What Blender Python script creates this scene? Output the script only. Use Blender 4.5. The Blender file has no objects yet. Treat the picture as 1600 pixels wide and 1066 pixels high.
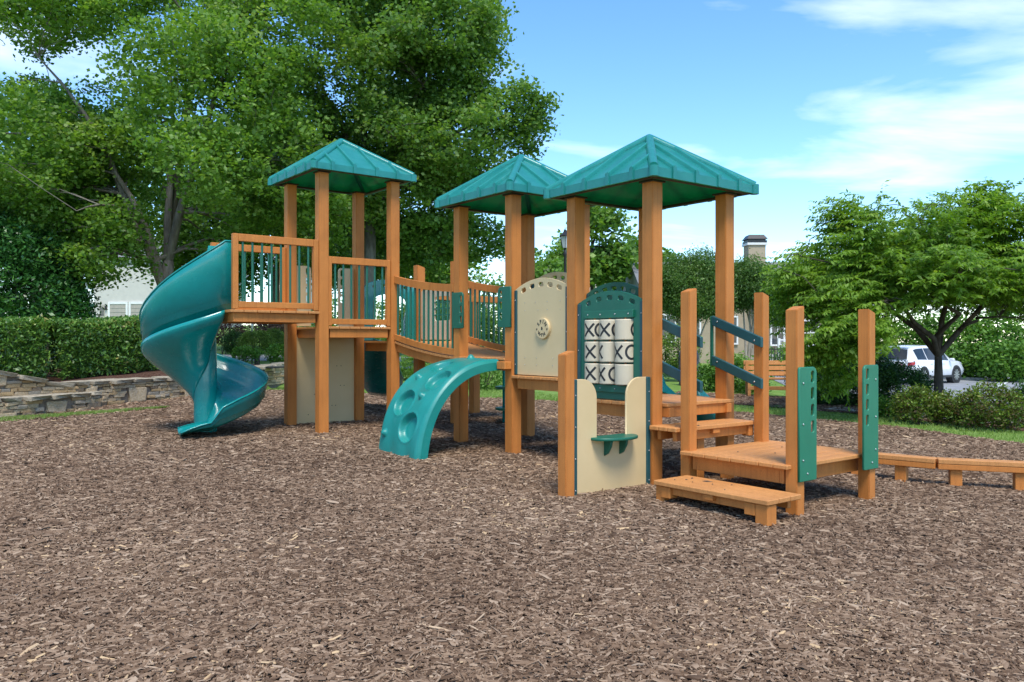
import bpy, bmesh, math, random
import numpy as np
from mathutils import Vector, Matrix
random.seed(7)
RNG = np.random.default_rng(11)
R = math.radians
scene = bpy.context.scene
COL = scene.collection

# ------------------------------------------------------------------ camera
cam_d = bpy.data.cameras.new('camera')
cam_d.sensor_width = 36.0
cam_d.lens = 36.0 * 1267 / 1600
cam_d.clip_start = 0.05
cam_d.clip_end = 2000
cam = bpy.data.objects.new('camera', cam_d)
COL.objects.link(cam)
cam.location = (0, 0, 1.4)
cam.rotation_euler = (R(90), 0, 0)
scene.camera = cam
scene.render.resolution_x, scene.render.resolution_y = 1024, 682

# ------------------------------------------------------------------ light
SUN_EL, SUN_AZ = R(60), R(171)          # azimuth from +Y towards +X: behind the camera, to the right
world = bpy.data.worlds.new('World')
scene.world = world
world.use_nodes = True
wn, wl = world.node_tree.nodes, world.node_tree.links
wn.clear()
w_out = wn.new('ShaderNodeOutputWorld')
w_bg = wn.new('ShaderNodeBackground')
w_bg.inputs['Strength'].default_value = 0.142
sky = wn.new('ShaderNodeTexSky')
sky.sky_type = 'NISHITA'
sky.sun_disc = False
sky.sun_elevation = SUN_EL
sky.sun_rotation = SUN_AZ
sky.altitude = 300
sky.air_density = 0.85
sky.dust_density = 0.15
sky.ozone_density = 1.6
# thin drifting clouds over the whole sky: noise on a flat layer high above
tc = wn.new('ShaderNodeTexCoord')
sep = wn.new('ShaderNodeSeparateXYZ'); wl.new(tc.outputs['Generated'], sep.inputs[0])
def wmath(op, a, b):
    n = wn.new('ShaderNodeMath'); n.operation = op
    for i, v in enumerate((a, b)):
        if isinstance(v, (int, float)): n.inputs[i].default_value = v
        else: wl.new(v, n.inputs[i])
    return n.outputs[0]
zz = wmath('ADD', wmath('MAXIMUM', sep.outputs['Z'], 0.0), 0.12)
cx = wmath('DIVIDE', sep.outputs['X'], zz)
cy = wmath('DIVIDE', sep.outputs['Y'], zz)
comb = wn.new('ShaderNodeCombineXYZ')
wl.new(cx, comb.inputs[0]); wl.new(wmath('MULTIPLY', cy, 1.9), comb.inputs[1])
cmap = wn.new('ShaderNodeMapping'); cmap.inputs['Location'].default_value = (34.94, 24.9, 0.0)
wl.new(comb.outputs[0], cmap.inputs['Vector'])
cn = wn.new('ShaderNodeTexNoise'); cn.inputs['Scale'].default_value = 0.75
cn.inputs['Detail'].default_value = 9; cn.inputs['Roughness'].default_value = 0.52
cn.inputs['Distortion'].default_value = 0.35
wl.new(cmap.outputs[0], cn.inputs['Vector'])
cr = wn.new('ShaderNodeValToRGB')
cr.color_ramp.elements[0].position = 0.535; cr.color_ramp.elements[0].color = (0, 0, 0, 1)
cr.color_ramp.elements[1].position = 0.81; cr.color_ramp.elements[1].color = (1, 1, 1, 1)
wl.new(cn.outputs['Fac'], cr.inputs[0])
cmix = wn.new('ShaderNodeMixRGB')
cmix.inputs['Color2'].default_value = (5.9, 6.1, 6.35, 1)
wl.new(wmath('MULTIPLY', cr.outputs[0], 0.85), cmix.inputs['Fac'])
hs = wn.new('ShaderNodeHueSaturation'); hs.inputs['Hue'].default_value = 0.497; hs.inputs['Saturation'].default_value = 1.2
hs.inputs['Value'].default_value = 1.0
wl.new(sky.outputs[0], hs.inputs['Color'])
wl.new(hs.outputs[0], cmix.inputs['Color1'])
wl.new(cmix.outputs[0], w_bg.inputs['Color'])
wl.new(w_bg.outputs[0], w_out.inputs['Surface'])

sun_d = bpy.data.lights.new('sun', 'SUN')
sun_d.energy = 1.9
sun_d.angle = R(20.0)
sun_d.color = (1.0, 0.945, 0.85)
sun = bpy.data.objects.new('sun', sun_d)
COL.objects.link(sun)
sd = Vector((math.sin(SUN_AZ) * math.cos(SUN_EL), math.cos(SUN_AZ) * math.cos(SUN_EL), math.sin(SUN_EL)))
sun.rotation_euler = (-sd).to_track_quat('-Z', 'Y').to_euler()
sun.location = (8, -8, 20)

scene.view_settings.view_transform = 'Standard'
scene.view_settings.look = 'None'
scene.view_settings.exposure = 1.2
scene.view_settings.gamma = 1.0
scene.view_settings.use_curve_mapping = False
try:
    scene.cycles.max_bounces = 6
    scene.cycles.transparent_max_bounces = 4
except Exception:
    pass

# ------------------------------------------------------------------ materials
def new_mat(name):
    m = bpy.data.materials.new(name)
    m.use_nodes = True
    return m, m.node_tree.nodes, m.node_tree.links, m.node_tree.nodes['Principled BSDF']

def ramp(n, l, src, stops):
    r = n.new('ShaderNodeValToRGB')
    els = r.color_ramp.elements
    while len(els) < len(stops): els.new(0.5)
    for e, (p, c) in zip(els, stops):
        e.position = p; e.color = (*c, 1)
    l.new(src, r.inputs[0])
    return r.outputs[0]

def noise(n, l, scale, detail=4, rough=0.55, vec=None, stretch=None, coord='Object'):
    t = n.new('ShaderNodeTexNoise')
    t.inputs['Scale'].default_value = scale; t.inputs['Detail'].default_value = detail
    t.inputs['Roughness'].default_value = rough
    tcn = n.new('ShaderNodeTexCoord'); src = tcn.outputs[coord]
    if stretch:
        mp = n.new('ShaderNodeMapping'); mp.inputs['Scale'].default_value = stretch
        l.new(src, mp.inputs['Vector']); src = mp.outputs[0]
    l.new(src, t.inputs['Vector'])
    return t.outputs['Fac']

def surf(name, c1, c2, scale=8, rough=0.6, bump=0.0, bscale=60, stretch=None, spec=0.5, c3=None, detail=5, bdist=0.01, lo=0.3, hi=0.7):
    m, n, l, p = new_mat(name)
    f = noise(n, l, scale, detail, stretch=stretch)
    stops = [(lo, c1), (hi, c2)] if c3 is None else [(lo, c1), (0.5, c2), (hi, c3)]
    l.new(ramp(n, l, f, stops), p.inputs['Base Color'])
    p.inputs['Roughness'].default_value = rough
    p.inputs['Specular IOR Level'].default_value = spec
    if bump:
        b = n.new('ShaderNodeBump'); b.inputs['Strength'].default_value = bump
        b.inputs['Distance'].default_value = bdist
        l.new(noise(n, l, bscale, 4, stretch=stretch), b.inputs['Height'])
        l.new(b.outputs[0], p.inputs['Normal'])
    return m

def lumber(name, base):
    """recycled plastic lumber: fine speckle, light blotches"""
    m, n, l, p = new_mat(name)
    f1 = noise(n, l, 260, 2)
    f2 = noise(n, l, 2.3, 5)
    d = [c * 0.68 for c in base]; b = [min(1, c * 1.18) for c in base]
    c1 = ramp(n, l, f1, [(0.32, d), (0.52, base), (0.72, b)])
    mx = n.new('ShaderNodeMixRGB'); mx.blend_type = 'MULTIPLY'; mx.inputs[0].default_value = 1
    l.new(c1, mx.inputs[1])
    l.new(ramp(n, l, f2, [(0.3, (0.84, 0.8, 0.78)), (0.65, (1.05, 1.04, 1.03))]), mx.inputs[2])
    f3 = noise(n, l, 1.0, 6, 0.7, stretch=(26, 26, 1.1))
    mx2 = n.new('ShaderNodeMixRGB'); mx2.blend_type = 'MULTIPLY'; mx2.inputs[0].default_value = 1
    l.new(mx.outputs[0], mx2.inputs[1])
    l.new(ramp(n, l, f3, [(0.28, (0.80, 0.77, 0.74)), (0.5, (1, 1, 1)), (0.78, (1.10, 1.10, 1.12))]), mx2.inputs[2])
    l.new(mx2.outputs[0], p.inputs['Base Color'])
    p.inputs['Roughness'].default_value = 0.62
    p.inputs['Specular IOR Level'].default_value = 0.35
    b_ = n.new('ShaderNodeBump'); b_.inputs['Strength'].default_value = 0.25; b_.inputs['Distance'].default_value = 0.003
    l.new(f1, b_.inputs['Height']); l.new(b_.outputs[0], p.inputs['Normal'])
    return m

def plastic(name, c, c2, rough=0.35, wear=None, coat=0.0, bump=0.06):
    m, n, l, p = new_mat(name)
    f = noise(n, l, 2.6, 6, 0.62)
    col = ramp(n, l, f, [(0.34, c), (0.68, c2)])
    if wear:
        f2 = noise(n, l, 7, 8, 0.7)
        mx = n.new('ShaderNodeMixRGB'); l.new(col, mx.inputs[1]); mx.inputs[2].default_value = (*wear, 1)
        l.new(ramp(n, l, f2, [(0.55, (0, 0, 0)), (0.8, (0.55, 0.55, 0.55))]), mx.inputs[0])
        col = mx.outputs[0]
    l.new(col, p.inputs['Base Color'])
    fr = noise(n, l, 11, 6)
    rr = n.new('ShaderNodeMapRange'); rr.inputs['To Min'].default_value = rough - 0.07; rr.inputs['To Max'].default_value = rough + 0.1
    l.new(fr, rr.inputs['Value']); l.new(rr.outputs[0], p.inputs['Roughness'])
    p.inputs['Coat Weight'].default_value = coat
    b_ = n.new('ShaderNodeBump'); b_.inputs['Strength'].default_value = bump; b_.inputs['Distance'].default_value = 0.004
    l.new(noise(n, l, 140, 3), b_.inputs['Height']); l.new(b_.outputs[0], p.inputs['Normal'])
    return m

def leafy(name, stops, trans=0.35, rough=0.5, tint=(1.25, 1.3, 0.55), spec=0.4):
    """leaf colour from a per-leaf tone attribute; light passes through"""
    m, n, l, p = new_mat(name)
    a = n.new('ShaderNodeAttribute'); a.attribute_name = 'rnd'
    col = ramp(n, l, a.outputs['Fac'], stops)
    l.new(col, p.inputs['Base Color'])
    p.inputs['Roughness'].default_value = rough
    p.inputs['Specular IOR Level'].default_value = spec
    t = n.new('ShaderNodeBsdfTranslucent')
    mm = n.new('ShaderNodeMixRGB'); mm.blend_type = 'MULTIPLY'; mm.inputs[0].default_value = 1
    l.new(col, mm.inputs[1]); mm.inputs[2].default_value = (*tint, 1)
    l.new(mm.outputs[0], t.inputs['Color'])
    mx = n.new('ShaderNodeMixShader'); mx.inputs[0].default_value = trans
    l.new(p.outputs[0], mx.inputs[1]); l.new(t.outputs[0], mx.inputs[2])
    l.new(mx.outputs[0], n['Material Output'].inputs['Surface'])
    return m

def attr_mat(name, stops, rough=0.85, spec=0.2):
    m, n, l, p = new_mat(name)
    a = n.new('ShaderNodeAttribute'); a.attribute_name = 'rnd'
    l.new(ramp(n, l, a.outputs['Fac'], stops), p.inputs['Base Color'])
    p.inputs['Roughness'].default_value = rough; p.inputs['Specular IOR Level'].default_value = spec
    return m

M = {}
M['lumber'] = lumber('cedar_plastic_lumber', (0.575, 0.21, 0.045))
M['plank'] = lumber('plank_plastic_lumber', (0.60, 0.27, 0.085))
M['teal'] = plastic('teal_polyethylene', (0.002, 0.20, 0.185), (0.004, 0.25, 0.235), 0.24, coat=0.25)
M['climb'] = plastic('climber_polyethylene', (0.006, 0.20, 0.17), (0.012, 0.25, 0.215), 0.36, wear=(0.07, 0.30, 0.27))
M['green'] = plastic('green_polyethylene_sheet', (0.006, 0.112, 0.066), (0.008, 0.13, 0.078), 0.42)
M['green2'] = plastic('bright_green_polyethylene_sheet', (0.012, 0.165, 0.088), (0.016, 0.19, 0.105), 0.42)
M['baluster'] = plastic('green_coated_steel', (0.006, 0.105, 0.062), (0.008, 0.12, 0.07), 0.3)
M['tan'] = plastic('tan_polyethylene_sheet', (0.62, 0.46, 0.235), (0.67, 0.50, 0.265), 0.5, bump=0.03)
M['cream'] = plastic('cream_polyethylene', (0.58, 0.49, 0.345), (0.63, 0.54, 0.385), 0.45)
M['trim'] = plastic('dark_teal_channel', (0.010, 0.062, 0.068), (0.014, 0.08, 0.085), 0.5, wear=(0.05, 0.13, 0.14))
M['ink'] = surf('black_ink', (0.012, 0.012, 0.013), (0.02, 0.02, 0.02), rough=0.6)
M['steel'] = surf('zinc_bolt', (0.45, 0.45, 0.44), (0.6, 0.6, 0.58), rough=0.35); M['steel'].node_tree.nodes['Principled BSDF'].inputs['Metallic'].default_value = 0.9
M['darkmetal'] = surf('black_metal', (0.012, 0.012, 0.013), (0.022, 0.022, 0.024), rough=0.45)
M['bracket'] = surf('dark_bracket', (0.03, 0.022, 0.018), (0.045, 0.035, 0.028), rough=0.6)

def roof_mat():
    m, n, l, p = new_mat('teal_roof_plastic')
    f = noise(n, l, 5, 7, 0.65)
    col = ramp(n, l, f, [(0.3, (0.024, 0.29, 0.275)), (0.6, (0.042, 0.35, 0.335)), (0.82, (0.13, 0.43, 0.42))])
    l.new(col, p.inputs['Base Color']); p.inputs['Roughness'].default_value = 0.24
    b_ = n.new('ShaderNodeBump'); b_.inputs['Strength'].default_value = 0.08; b_.inputs['Distance'].default_value = 0.01
    l.new(noise(n, l, 30, 4), b_.inputs['Height']); l.new(b_.outputs[0], p.inputs['Normal'])
    t = n.new('ShaderNodeBsdfTranslucent'); t.inputs['Color'].default_value = (0.006, 0.46, 0.17, 1)
    mx = n.new('ShaderNodeMixShader'); mx.inputs[0].default_value = 0.38
    l.new(p.outputs[0], mx.inputs[1]); l.new(t.outputs[0], mx.inputs[2])
    l.new(mx.outputs[0], n['Material Output'].inputs['Surface'])
    return m
M['roof'] = roof_mat()

# ------------------------------------------------------------------ generic helpers
def tag(o, label=None, cat=None, group=None, kind=None):
    if label: o['label'] = label
    if cat: o['category'] = cat
    if group: o['group'] = group
    if kind: o['kind'] = kind
    return o

def link(name, data, parent=None, loc=(0, 0, 0), rot=(0, 0, 0), scale=None):
    o = bpy.data.objects.new(name, data)
    COL.objects.link(o)
    o.parent = parent
    o.location = loc
    o.rotation_euler = rot
    if scale: o.scale = scale
    return o

def empty(name, loc=(0, 0, 0), rz=0.0, label=None, cat=None, group=None):
    o = link(name, None, None, loc, (0, 0, rz))
    o.empty_display_size = 0.2
    return tag(o, label, cat, group)

def from_np(name, v, f, mat, smooth=False, attr=None):
    """v (N,3) array; f list of tuples or an (M,k) int array"""
    me = bpy.data.meshes.new(name)
    v = np.asarray(v, dtype=np.float32)
    if isinstance(f, np.ndarray):
        m_, k = f.shape
        me.vertices.add(len(v)); me.vertices.foreach_set('co', v.ravel())
        me.loops.add(m_ * k); me.loops.foreach_set('vertex_index', f.astype(np.int32).ravel())
        me.polygons.add(m_)
        me.polygons.foreach_set('loop_start', np.arange(0, m_ * k, k, dtype=np.int32))
        me.polygons.foreach_set('loop_total', np.full(m_, k, dtype=np.int32))
        me.update(calc_edges=True)
    else:
        me.from_pydata([tuple(map(float, p)) for p in v], [], f)
        me.update()
    if attr is not None:
        a = me.attributes.new('rnd', 'FLOAT', 'POINT')
        a.data.foreach_set('value', np.asarray(attr, dtype=np.float32))
    if smooth: me.shade_smooth()
    if mat is not None: me.materials.append(mat)
    return me

_boxes = {}
def box(sx, sy, sz, mat, bev=0.004):
    key = (round(sx, 4), round(sy, 4), round(sz, 4), mat.name, bev)
    if key not in _boxes:
        bm = bmesh.new()
        bmesh.ops.create_cube(bm, size=1.0, matrix=Matrix.Diagonal((sx, sy, sz, 1)))
        if bev:
            bmesh.ops.bevel(bm, geom=bm.edges[:], offset=min(bev, sx * .3, sy * .3, sz * .3), segments=1, affect='EDGES')
        me = bpy.data.meshes.new('box')
        bm.to_mesh(me); bm.free(); me.materials.append(mat)
        _boxes[key] = me
    return _boxes[key]

class MB:
    """collects shapes into one mesh"""
    def __init__(s): s.v = []; s.f = []
    def add(s, v, f):
        o = len(s.v)
        s.v += [tuple(p) for p in v]
        s.f += [tuple(i + o for i in q) for q in f]
        return s
    def box(s, x0, x1, y0, y1, z0, z1):
        v = [(x, y, z) for z in (z0, z1) for (x, y) in ((x0, y0), (x1, y0), (x1, y1), (x0, y1))]
        return s.add(v, [(3, 2, 1, 0), (4, 5, 6, 7), (0, 1, 5, 4), (1, 2, 6, 5), (2, 3, 7, 6), (3, 0, 4, 7)])
    def tube(s, pts, rad, n=8, caps=True):
        v, f = tube(pts, rad, n, caps)
        return s.add(v, f)
    def mesh(s, name, mat, smooth=False, bev=0):
        me = from_np(name, np.array(s.v), s.f, mat, smooth)
        if bev:
            bm = bmesh.new(); bm.from_mesh(me)
            bmesh.ops.bevel(bm, geom=bm.edges[:], offset=bev, segments=1, affect='EDGES')
            bm.to_mesh(me); bm.free()
        return me
    def obj(s, name, mat, parent=None, smooth=False, bev=0, loc=(0, 0, 0)):
        return link(name, s.mesh(name, mat, smooth, bev), parent, loc)

def tube(pts, rad, n=8, caps=True):
    pts = [Vector(p) for p in pts]
    if not isinstance(rad, (list, tuple, np.ndarray)): rad = [rad] * len(pts)
    v, f = [], []
    prev = None
    for i, p in enumerate(pts):
        d = (pts[min(i + 1, len(pts) - 1)] - pts[max(i - 1, 0)])
        d = d.normalized() if d.length > 1e-9 else Vector((0, 0, 1))
        if prev is None:
            ref = Vector((0, 0, 1)) if abs(d.z) < 0.9 else Vector((1, 0, 0))
            a = d.cross(ref).normalized()
        else:
            a = (prev - d * prev.dot(d)).normalized()
        prev = a
        b = d.cross(a)
        for k in range(n):
            t = 2 * math.pi * k / n
            v.append(p + (a * math.cos(t) + b * math.sin(t)) * rad[i])
    for i in range(len(pts) - 1):
        for k in range(n):
            k2 = (k + 1) % n
            f.append((i * n + k, i * n + k2, (i + 1) * n + k2, (i + 1) * n + k))
    if caps:
        f.append(tuple(range(n - 1, -1, -1)))
        f.append(tuple((len(pts) - 1) * n + k for k in range(n)))
    return v, f

def plate(name, outline, holes, thick, mat, origin, ex, parent=None, bev=0.004, ez=(0, 0, 1)):
    """flat sheet cut to an outline with holes; outline in (x, y) -> origin + x*ex + y*ez, thickness along ex x ez"""
    cu = bpy.data.curves.new('cut', 'CURVE')
    cu.dimensions = '2D'; cu.fill_mode = 'BOTH'; cu.extrude = thick / 2 - bev; cu.bevel_depth = bev; cu.bevel_resolution = 0
    cu.offset = -bev
    for ring in [outline] + list(holes):
        sp = cu.splines.new('POLY'); sp.points.add(len(ring) - 1)
        for q, (x, y) in zip(sp.points, ring): q.co = (x, y, 0, 1)
        sp.use_cyclic_u = True
    t = bpy.data.objects.new('cut', cu); COL.objects.link(t)
    dg = bpy.context.evaluated_depsgraph_get()
    me = bpy.data.meshes.new_from_object(t.evaluated_get(dg))
    bpy.data.objects.remove(t); bpy.data.curves.remove(cu)
    ex = Vector(ex).normalized(); ez = Vector(ez).normalized(); n = ex.cross(ez)
    mt = Matrix((ex, ez, n)).transposed().to_4x4(); mt.translation = Vector(origin)
    me.transform(mt)
    me.materials.clear(); me.materials.append(mat); me.name = name
    return link(name, me, parent)

def rrect(x0, x1, y0, y1, r, seg=5):
    out = []
    for cx_, cy_, a0 in ((x1 - r, y0 + r, -90), (x1 - r, y1 - r, 0), (x0 + r, y1 - r, 90), (x0 + r, y0 + r, 180)):
        for i in range(seg + 1):
            a = R(a0 + 90 * i / seg); out.append((cx_ + r * math.cos(a), cy_ + r * math.sin(a)))
    return out

def slot(cx_, cy_, w, h, tilt=0.0, r=None):
    r = r or min(w, h) * 0.42
    c, s = math.cos(tilt), math.sin(tilt)
    return [(cx_ + x * c - y * s, cy_ + x * s + y * c) for x, y in rrect(-w / 2, w / 2, -h / 2, h / 2, r, 3)]

# ------------------------------------------------------------------ the lie of the land
def plane_h(x, y):
    return 0.032 - 0.0161 * x + 0.0153 * (y - 8)
WALL = [(-9.3, 8.6), (-8.45, 10.2), (-7.72, 12.1), (-7.18, 13.46), (-6.93, 14.75), (-6.42, 16.5), (-6.1, 18.4), (-5.75, 20.6), (-5.2, 22.4), (-4.3, 24.2)]
def wall_x(y):
    ys = [p[1] for p in WALL]; xs = [p[0] for p in WALL]
    return np.interp(y, ys, xs)
def ground_h(x, y):
    x = np.asarray(x, float); y = np.asarray(y, float)
    d = np.sqrt(x * x + y * y)
    k = np.minimum(1.0, 17.0 / np.maximum(d, 1e-6))
    base = plane_h(x * k, y * k)
    az = np.arctan2(x, np.maximum(y, 0.5))
    s = np.interp(az, [-1.2, -0.5, -0.3, -0.05, 0.12, 0.3, 0.46, 0.7, 1.2], [0.03, 0.032, 0.034, 0.024, 0.01, -0.002, -0.026, -0.028, -0.02])
    far = np.where(s < 0, np.minimum(np.maximum(d - 17, 0), 21), np.minimum(np.maximum(d - 17, 0), 95)) * s
    z = base + far
    # retained ground behind the stone wall on the left
    wx = wall_x(y)
    t = np.clip((wx - 0.18 - x) / 0.16, 0, 1)
    ty = np.clip((25 - y) / 6, 0, 1) * np.clip((y - 6) / 2, 0, 1)
    lift = 0.62 + 0.04 * np.clip(y - 13, 0, 8) - z
    near = np.maximum(z, z + np.maximum(lift, 0) * ty)
    return z + (near - z) * t
def gh(x, y): return float(ground_h(x, y))

def sheet(name, mat, poly=None, grid=None, lift=0.0, rough=0.0, step=0.5, kind='structure', smooth=True):
    """ground-hugging sheet; poly is a list of (x, y)"""
    bm = bmesh.new()
    xs = [p[0] for p in poly]; ys = [p[1] for p in poly]
    f = bm.faces.new([bm.verts.new((x, y, 0)) for x, y in poly])
    for ax, lo, hi in ((0, min(xs), max(xs)), (1, min(ys), max(ys))):
        c = lo + step
        while c < hi:
            co = (c, 0, 0) if ax == 0 else (0, c, 0); no = (1, 0, 0) if ax == 0 else (0, 1, 0)
            bmesh.ops.bisect_plane(bm, geom=bm.verts[:] + bm.edges[:] + bm.faces[:], plane_co=co, plane_no=no)
            c += step
    for v in bm.verts:
        n = 0
        if rough:
            n = rough * (math.sin(v.co.x * 3.1 + 1.3 * math.sin(v.co.y * 2.3)) + math.sin(v.co.y * 4.3 + v.co.x * 1.7) * .7 + random.uniform(-1, 1) * .8)
        v.co.z = gh(v.co.x, v.co.y) + lift + n
    bmesh.ops.recalc_face_normals(bm, faces=bm.faces[:])
    if sum(fc.normal.z for fc in bm.faces) < 0: bmesh.ops.reverse_faces(bm, faces=bm.faces[:])
    me = bpy.data.meshes.new(name); bm.to_mesh(me); bm.free()
    if smooth: me.shade_smooth()
    me.materials.append(mat)
    return tag(link(name, me), kind=kind)

M['lawn'] = surf('lawn', (0.085, 0.165, 0.022), (0.15, 0.25, 0.045), 3, 0.9, 0.5, 200, c3=(0.2, 0.29, 0.075), spec=0.15)
M['mulch'] = surf('mulch_bed_brown', (0.075, 0.046, 0.03), (0.135, 0.088, 0.059), 55, 0.95, 0.7, 90, c3=(0.20, 0.138, 0.095), spec=0.1, bdist=0.02)
M['bark_mulch'] = surf('planting_bed_mulch', (0.035, 0.016, 0.011), (0.095, 0.05, 0.034), 40, 0.95, 0.9, 70, c3=(0.17, 0.10, 0.07), spec=0.1, bdist=0.02)
M['asphalt'] = surf('worn_asphalt', (0.20, 0.205, 0.21), (0.27, 0.275, 0.28), 1.2, 0.9, 0.3, 150, c3=(0.33, 0.335, 0.34), spec=0.2)
M['concrete'] = surf('concrete', (0.34, 0.32, 0.29), (0.46, 0.44, 0.40), 4, 0.9, 0.2, 120, spec=0.2)
M['paint'] = surf('road_paint', (0.7, 0.7, 0.68), (0.8, 0.8, 0.78), 8, 0.8)

# one ground sheet to the horizon (polar rings around the camera foot)
def build_ground():
    rs = np.concatenate([np.arange(0.0, 30, 0.4), np.geomspace(30, 900, 45)])
    th = np.linspace(0, 2 * np.pi, 241)[:-1]
    # denser rings handled by the polar grid; angle from +Y
    v = [(0, 0, gh(0, 0))]
    rr, tt = np.meshgrid(rs[1:], th, indexing='ij')
    x = rr * np.sin(tt); y = rr * np.cos(tt)
    z = ground_h(x, y)
    z = z - np.where(inside(x, y, PLAY) | ((np.abs(x - wall_x(y) + .5) < 1.6) & (y > 9) & (y < 21)), .12, 0)
    v = np.concatenate([[[0, 0, gh(0, 0)]], np.stack([x.ravel(), y.ravel(), z.ravel()], 1)])
    nT = len(th); nR = len(rs) - 1
    f = [(0, 1 + (j + 1) % nT, 1 + j) for j in range(nT)]
    for i in range(nR - 1):
        for j in range(nT):
            a = 1 + i * nT + j; b = 1 + i * nT + (j + 1) % nT
            f.append((a, b, b + nT, a + nT))
    me = from_np('ground', v, f, M['lawn'], True)
    return tag(link('ground', me), kind='structure')
# mulched play area: an oval
def play_edge():
    pts = [(-8.68, 9.9), (-7.92, 11.95), (-7.34, 13.45), (-7.1, 14.7), (-6.58, 16.45), (-6.3, 17.7), (-5.2, 17.9), (-3.7, 17.7), (-2, 17.6), (0, 16.9), (1.8, 16.2), (3.6, 15.4), (5.0, 14.2), (6.15, 13.0), (7.05, 11.1), (7.8, 9.3), (8.3, 6.8), (8.2, 4),
           (7.5, 1), (5.5, -2), (0, -3.2), (-5.5, -2), (-7.6, 1), (-8.3, 4), (-8.6, 7), (-8.9, 9)]
    return pts
PLAY = play_edge()
sheet('playground_mulch', M['mulch'], PLAY, lift=0.022, rough=0.004, step=0.3)

def inside(px, py, poly):
    px = np.asarray(px); py = np.asarray(py)
    r = np.zeros(px.shape, bool)
    n = len(poly)
    for i in range(n):
        x1, y1 = poly[i]; x2, y2 = poly[(i + 1) % n]
        c = ((y1 > py) != (y2 > py)) & (px < (x2 - x1) * (py - y1) / (y2 - y1 + 1e-12) + x1)
        r ^= c
    return r

build_ground()

# wood chips
def scatter_wedge(y0, y1, dens, poly, margin=0.8, sl=0.66):
    area = sl * (y1 * y1 - y0 * y0) + 2 * margin * (y1 - y0)
    n = int(area * dens)
    y = np.sqrt(RNG.uniform(y0 * y0, y1 * y1, n))
    x = RNG.uniform(-1, 1, n) * (sl * y + margin)
    k = inside(x, y, poly)
    return x[k], y[k]

def chips(name, mat, regions, poly, lift):
    X, Y, S = [], [], []
    for (y0, y1, dens, sc) in regions:
        x, y = scatter_wedge(y0, y1, dens, poly)
        X.append(x); Y.append(y); S.append(np.full(len(x), sc))
    x = np.concatenate(X); y = np.concatenate(Y); sc = np.concatenate(S)
    n = len(x)
    ln = np.clip(RNG.lognormal(math.log(0.032), 0.52, n), 0.013, 0.13) * sc
    wd = np.clip(RNG.lognormal(math.log(0.0088), 0.38, n), 0.004, 0.025) * sc
    th = wd * RNG.uniform(0.3, 0.6, n)
    yaw = RNG.uniform(0, 2 * np.pi, n); pit = RNG.normal(0, 0.11, n); rol = RNG.normal(0, 0.3, n)
    d = np.stack([np.cos(yaw) * np.cos(pit), np.sin(yaw) * np.cos(pit), np.sin(pit)], 1)
    up = np.stack([np.zeros(n), np.zeros(n), np.ones(n)], 1)
    s = np.cross(up, d); s /= np.linalg.norm(s, axis=1, keepdims=True)
    nn = np.cross(d, s)
    s2 = s * np.cos(rol)[:, None] + nn * np.sin(rol)[:, None]
    n2 = np.cross(d, s2)
    z = ground_h(x, y) + lift + RNG.uniform(0, 0.012, n) + np.abs(np.sin(pit)) * ln * 0.25
    c = np.stack([x, y, z], 1)
    L_ = (d * ln[:, None] / 2); W_ = s2 * wd[:, None] / 2; T_ = n2 * th[:, None]
    tap = RNG.uniform(0.5, 1.05, n)[:, None]
    bend = n2 * (RNG.normal(0, 0.04, n) * ln)[:, None]
    v = np.stack([c - L_ - W_ * tap, c - L_ + W_ * tap, c + W_ - T_ * 0.3 + bend, c - W_ - T_ * 0.3 + bend,
                  c + L_ * 0.9 + W_ * tap, c + L_ - W_ * tap * .7, c - L_ * .93 + T_, c + bend + T_ * 1.1, c + L_ * 0.95 + T_ * .8], 1)
    q = np.array([[1, 6, 7, 2], [6, 0, 3, 7], [2, 7, 8, 4], [7, 3, 5, 8]])
    f = (np.arange(n)[:, None, None] * 9 + q[None]).reshape(-1, 4)
    rnd = np.clip(RNG.beta(1.35, 1.7, n) + .07 * np.sin(x * 1.3 + 2 * np.sin(y * .8)) * np.sin(y * 1.7 + x * .4), 0, 1)
    me = from_np(name, v.reshape(-1, 3), f, mat, False, np.repeat(rnd, 9))
    return tag(link(name, me), kind='stuff')

M['chip'] = attr_mat('wood_chip', [(0.0, (0.065, 0.036, 0.020)), (0.25, (0.14, 0.086, 0.052)), (0.5, (0.213, 0.137, 0.086)), (0.75, (0.292, 0.199, 0.13)), (0.93, (0.42, 0.305, 0.208)), (1.0, (0.55, 0.38, 0.21))])
o = chips('wood_chips', M['chip'], [(2.6, 5.0, 6200, 1.0), (5.0, 8.0, 3300, 1.12), (8.0, 11.5, 1400, 1.3), (11.5, 18.5, 520, 1.6)], PLAY, 0.022)
tag(o, 'grey-brown shredded wood chips covering the whole play area', 'wood chips')

# ------------------------------------------------------------------ the play structure
TH = R(37.48)
L = 1.1
W = 0.14
WS = 0.107
PS = empty('play_structure', (0.0, 9.46, 0.0), TH,
           'large orange-brown playground structure with three teal roofs, slides, bridge and steps', 'playground')
KS = 0.446
DX = -0.047                     # the high tower stands a little out of line
B1 = 2.538 * L                  # start of the high deck along the bridge axis

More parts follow.
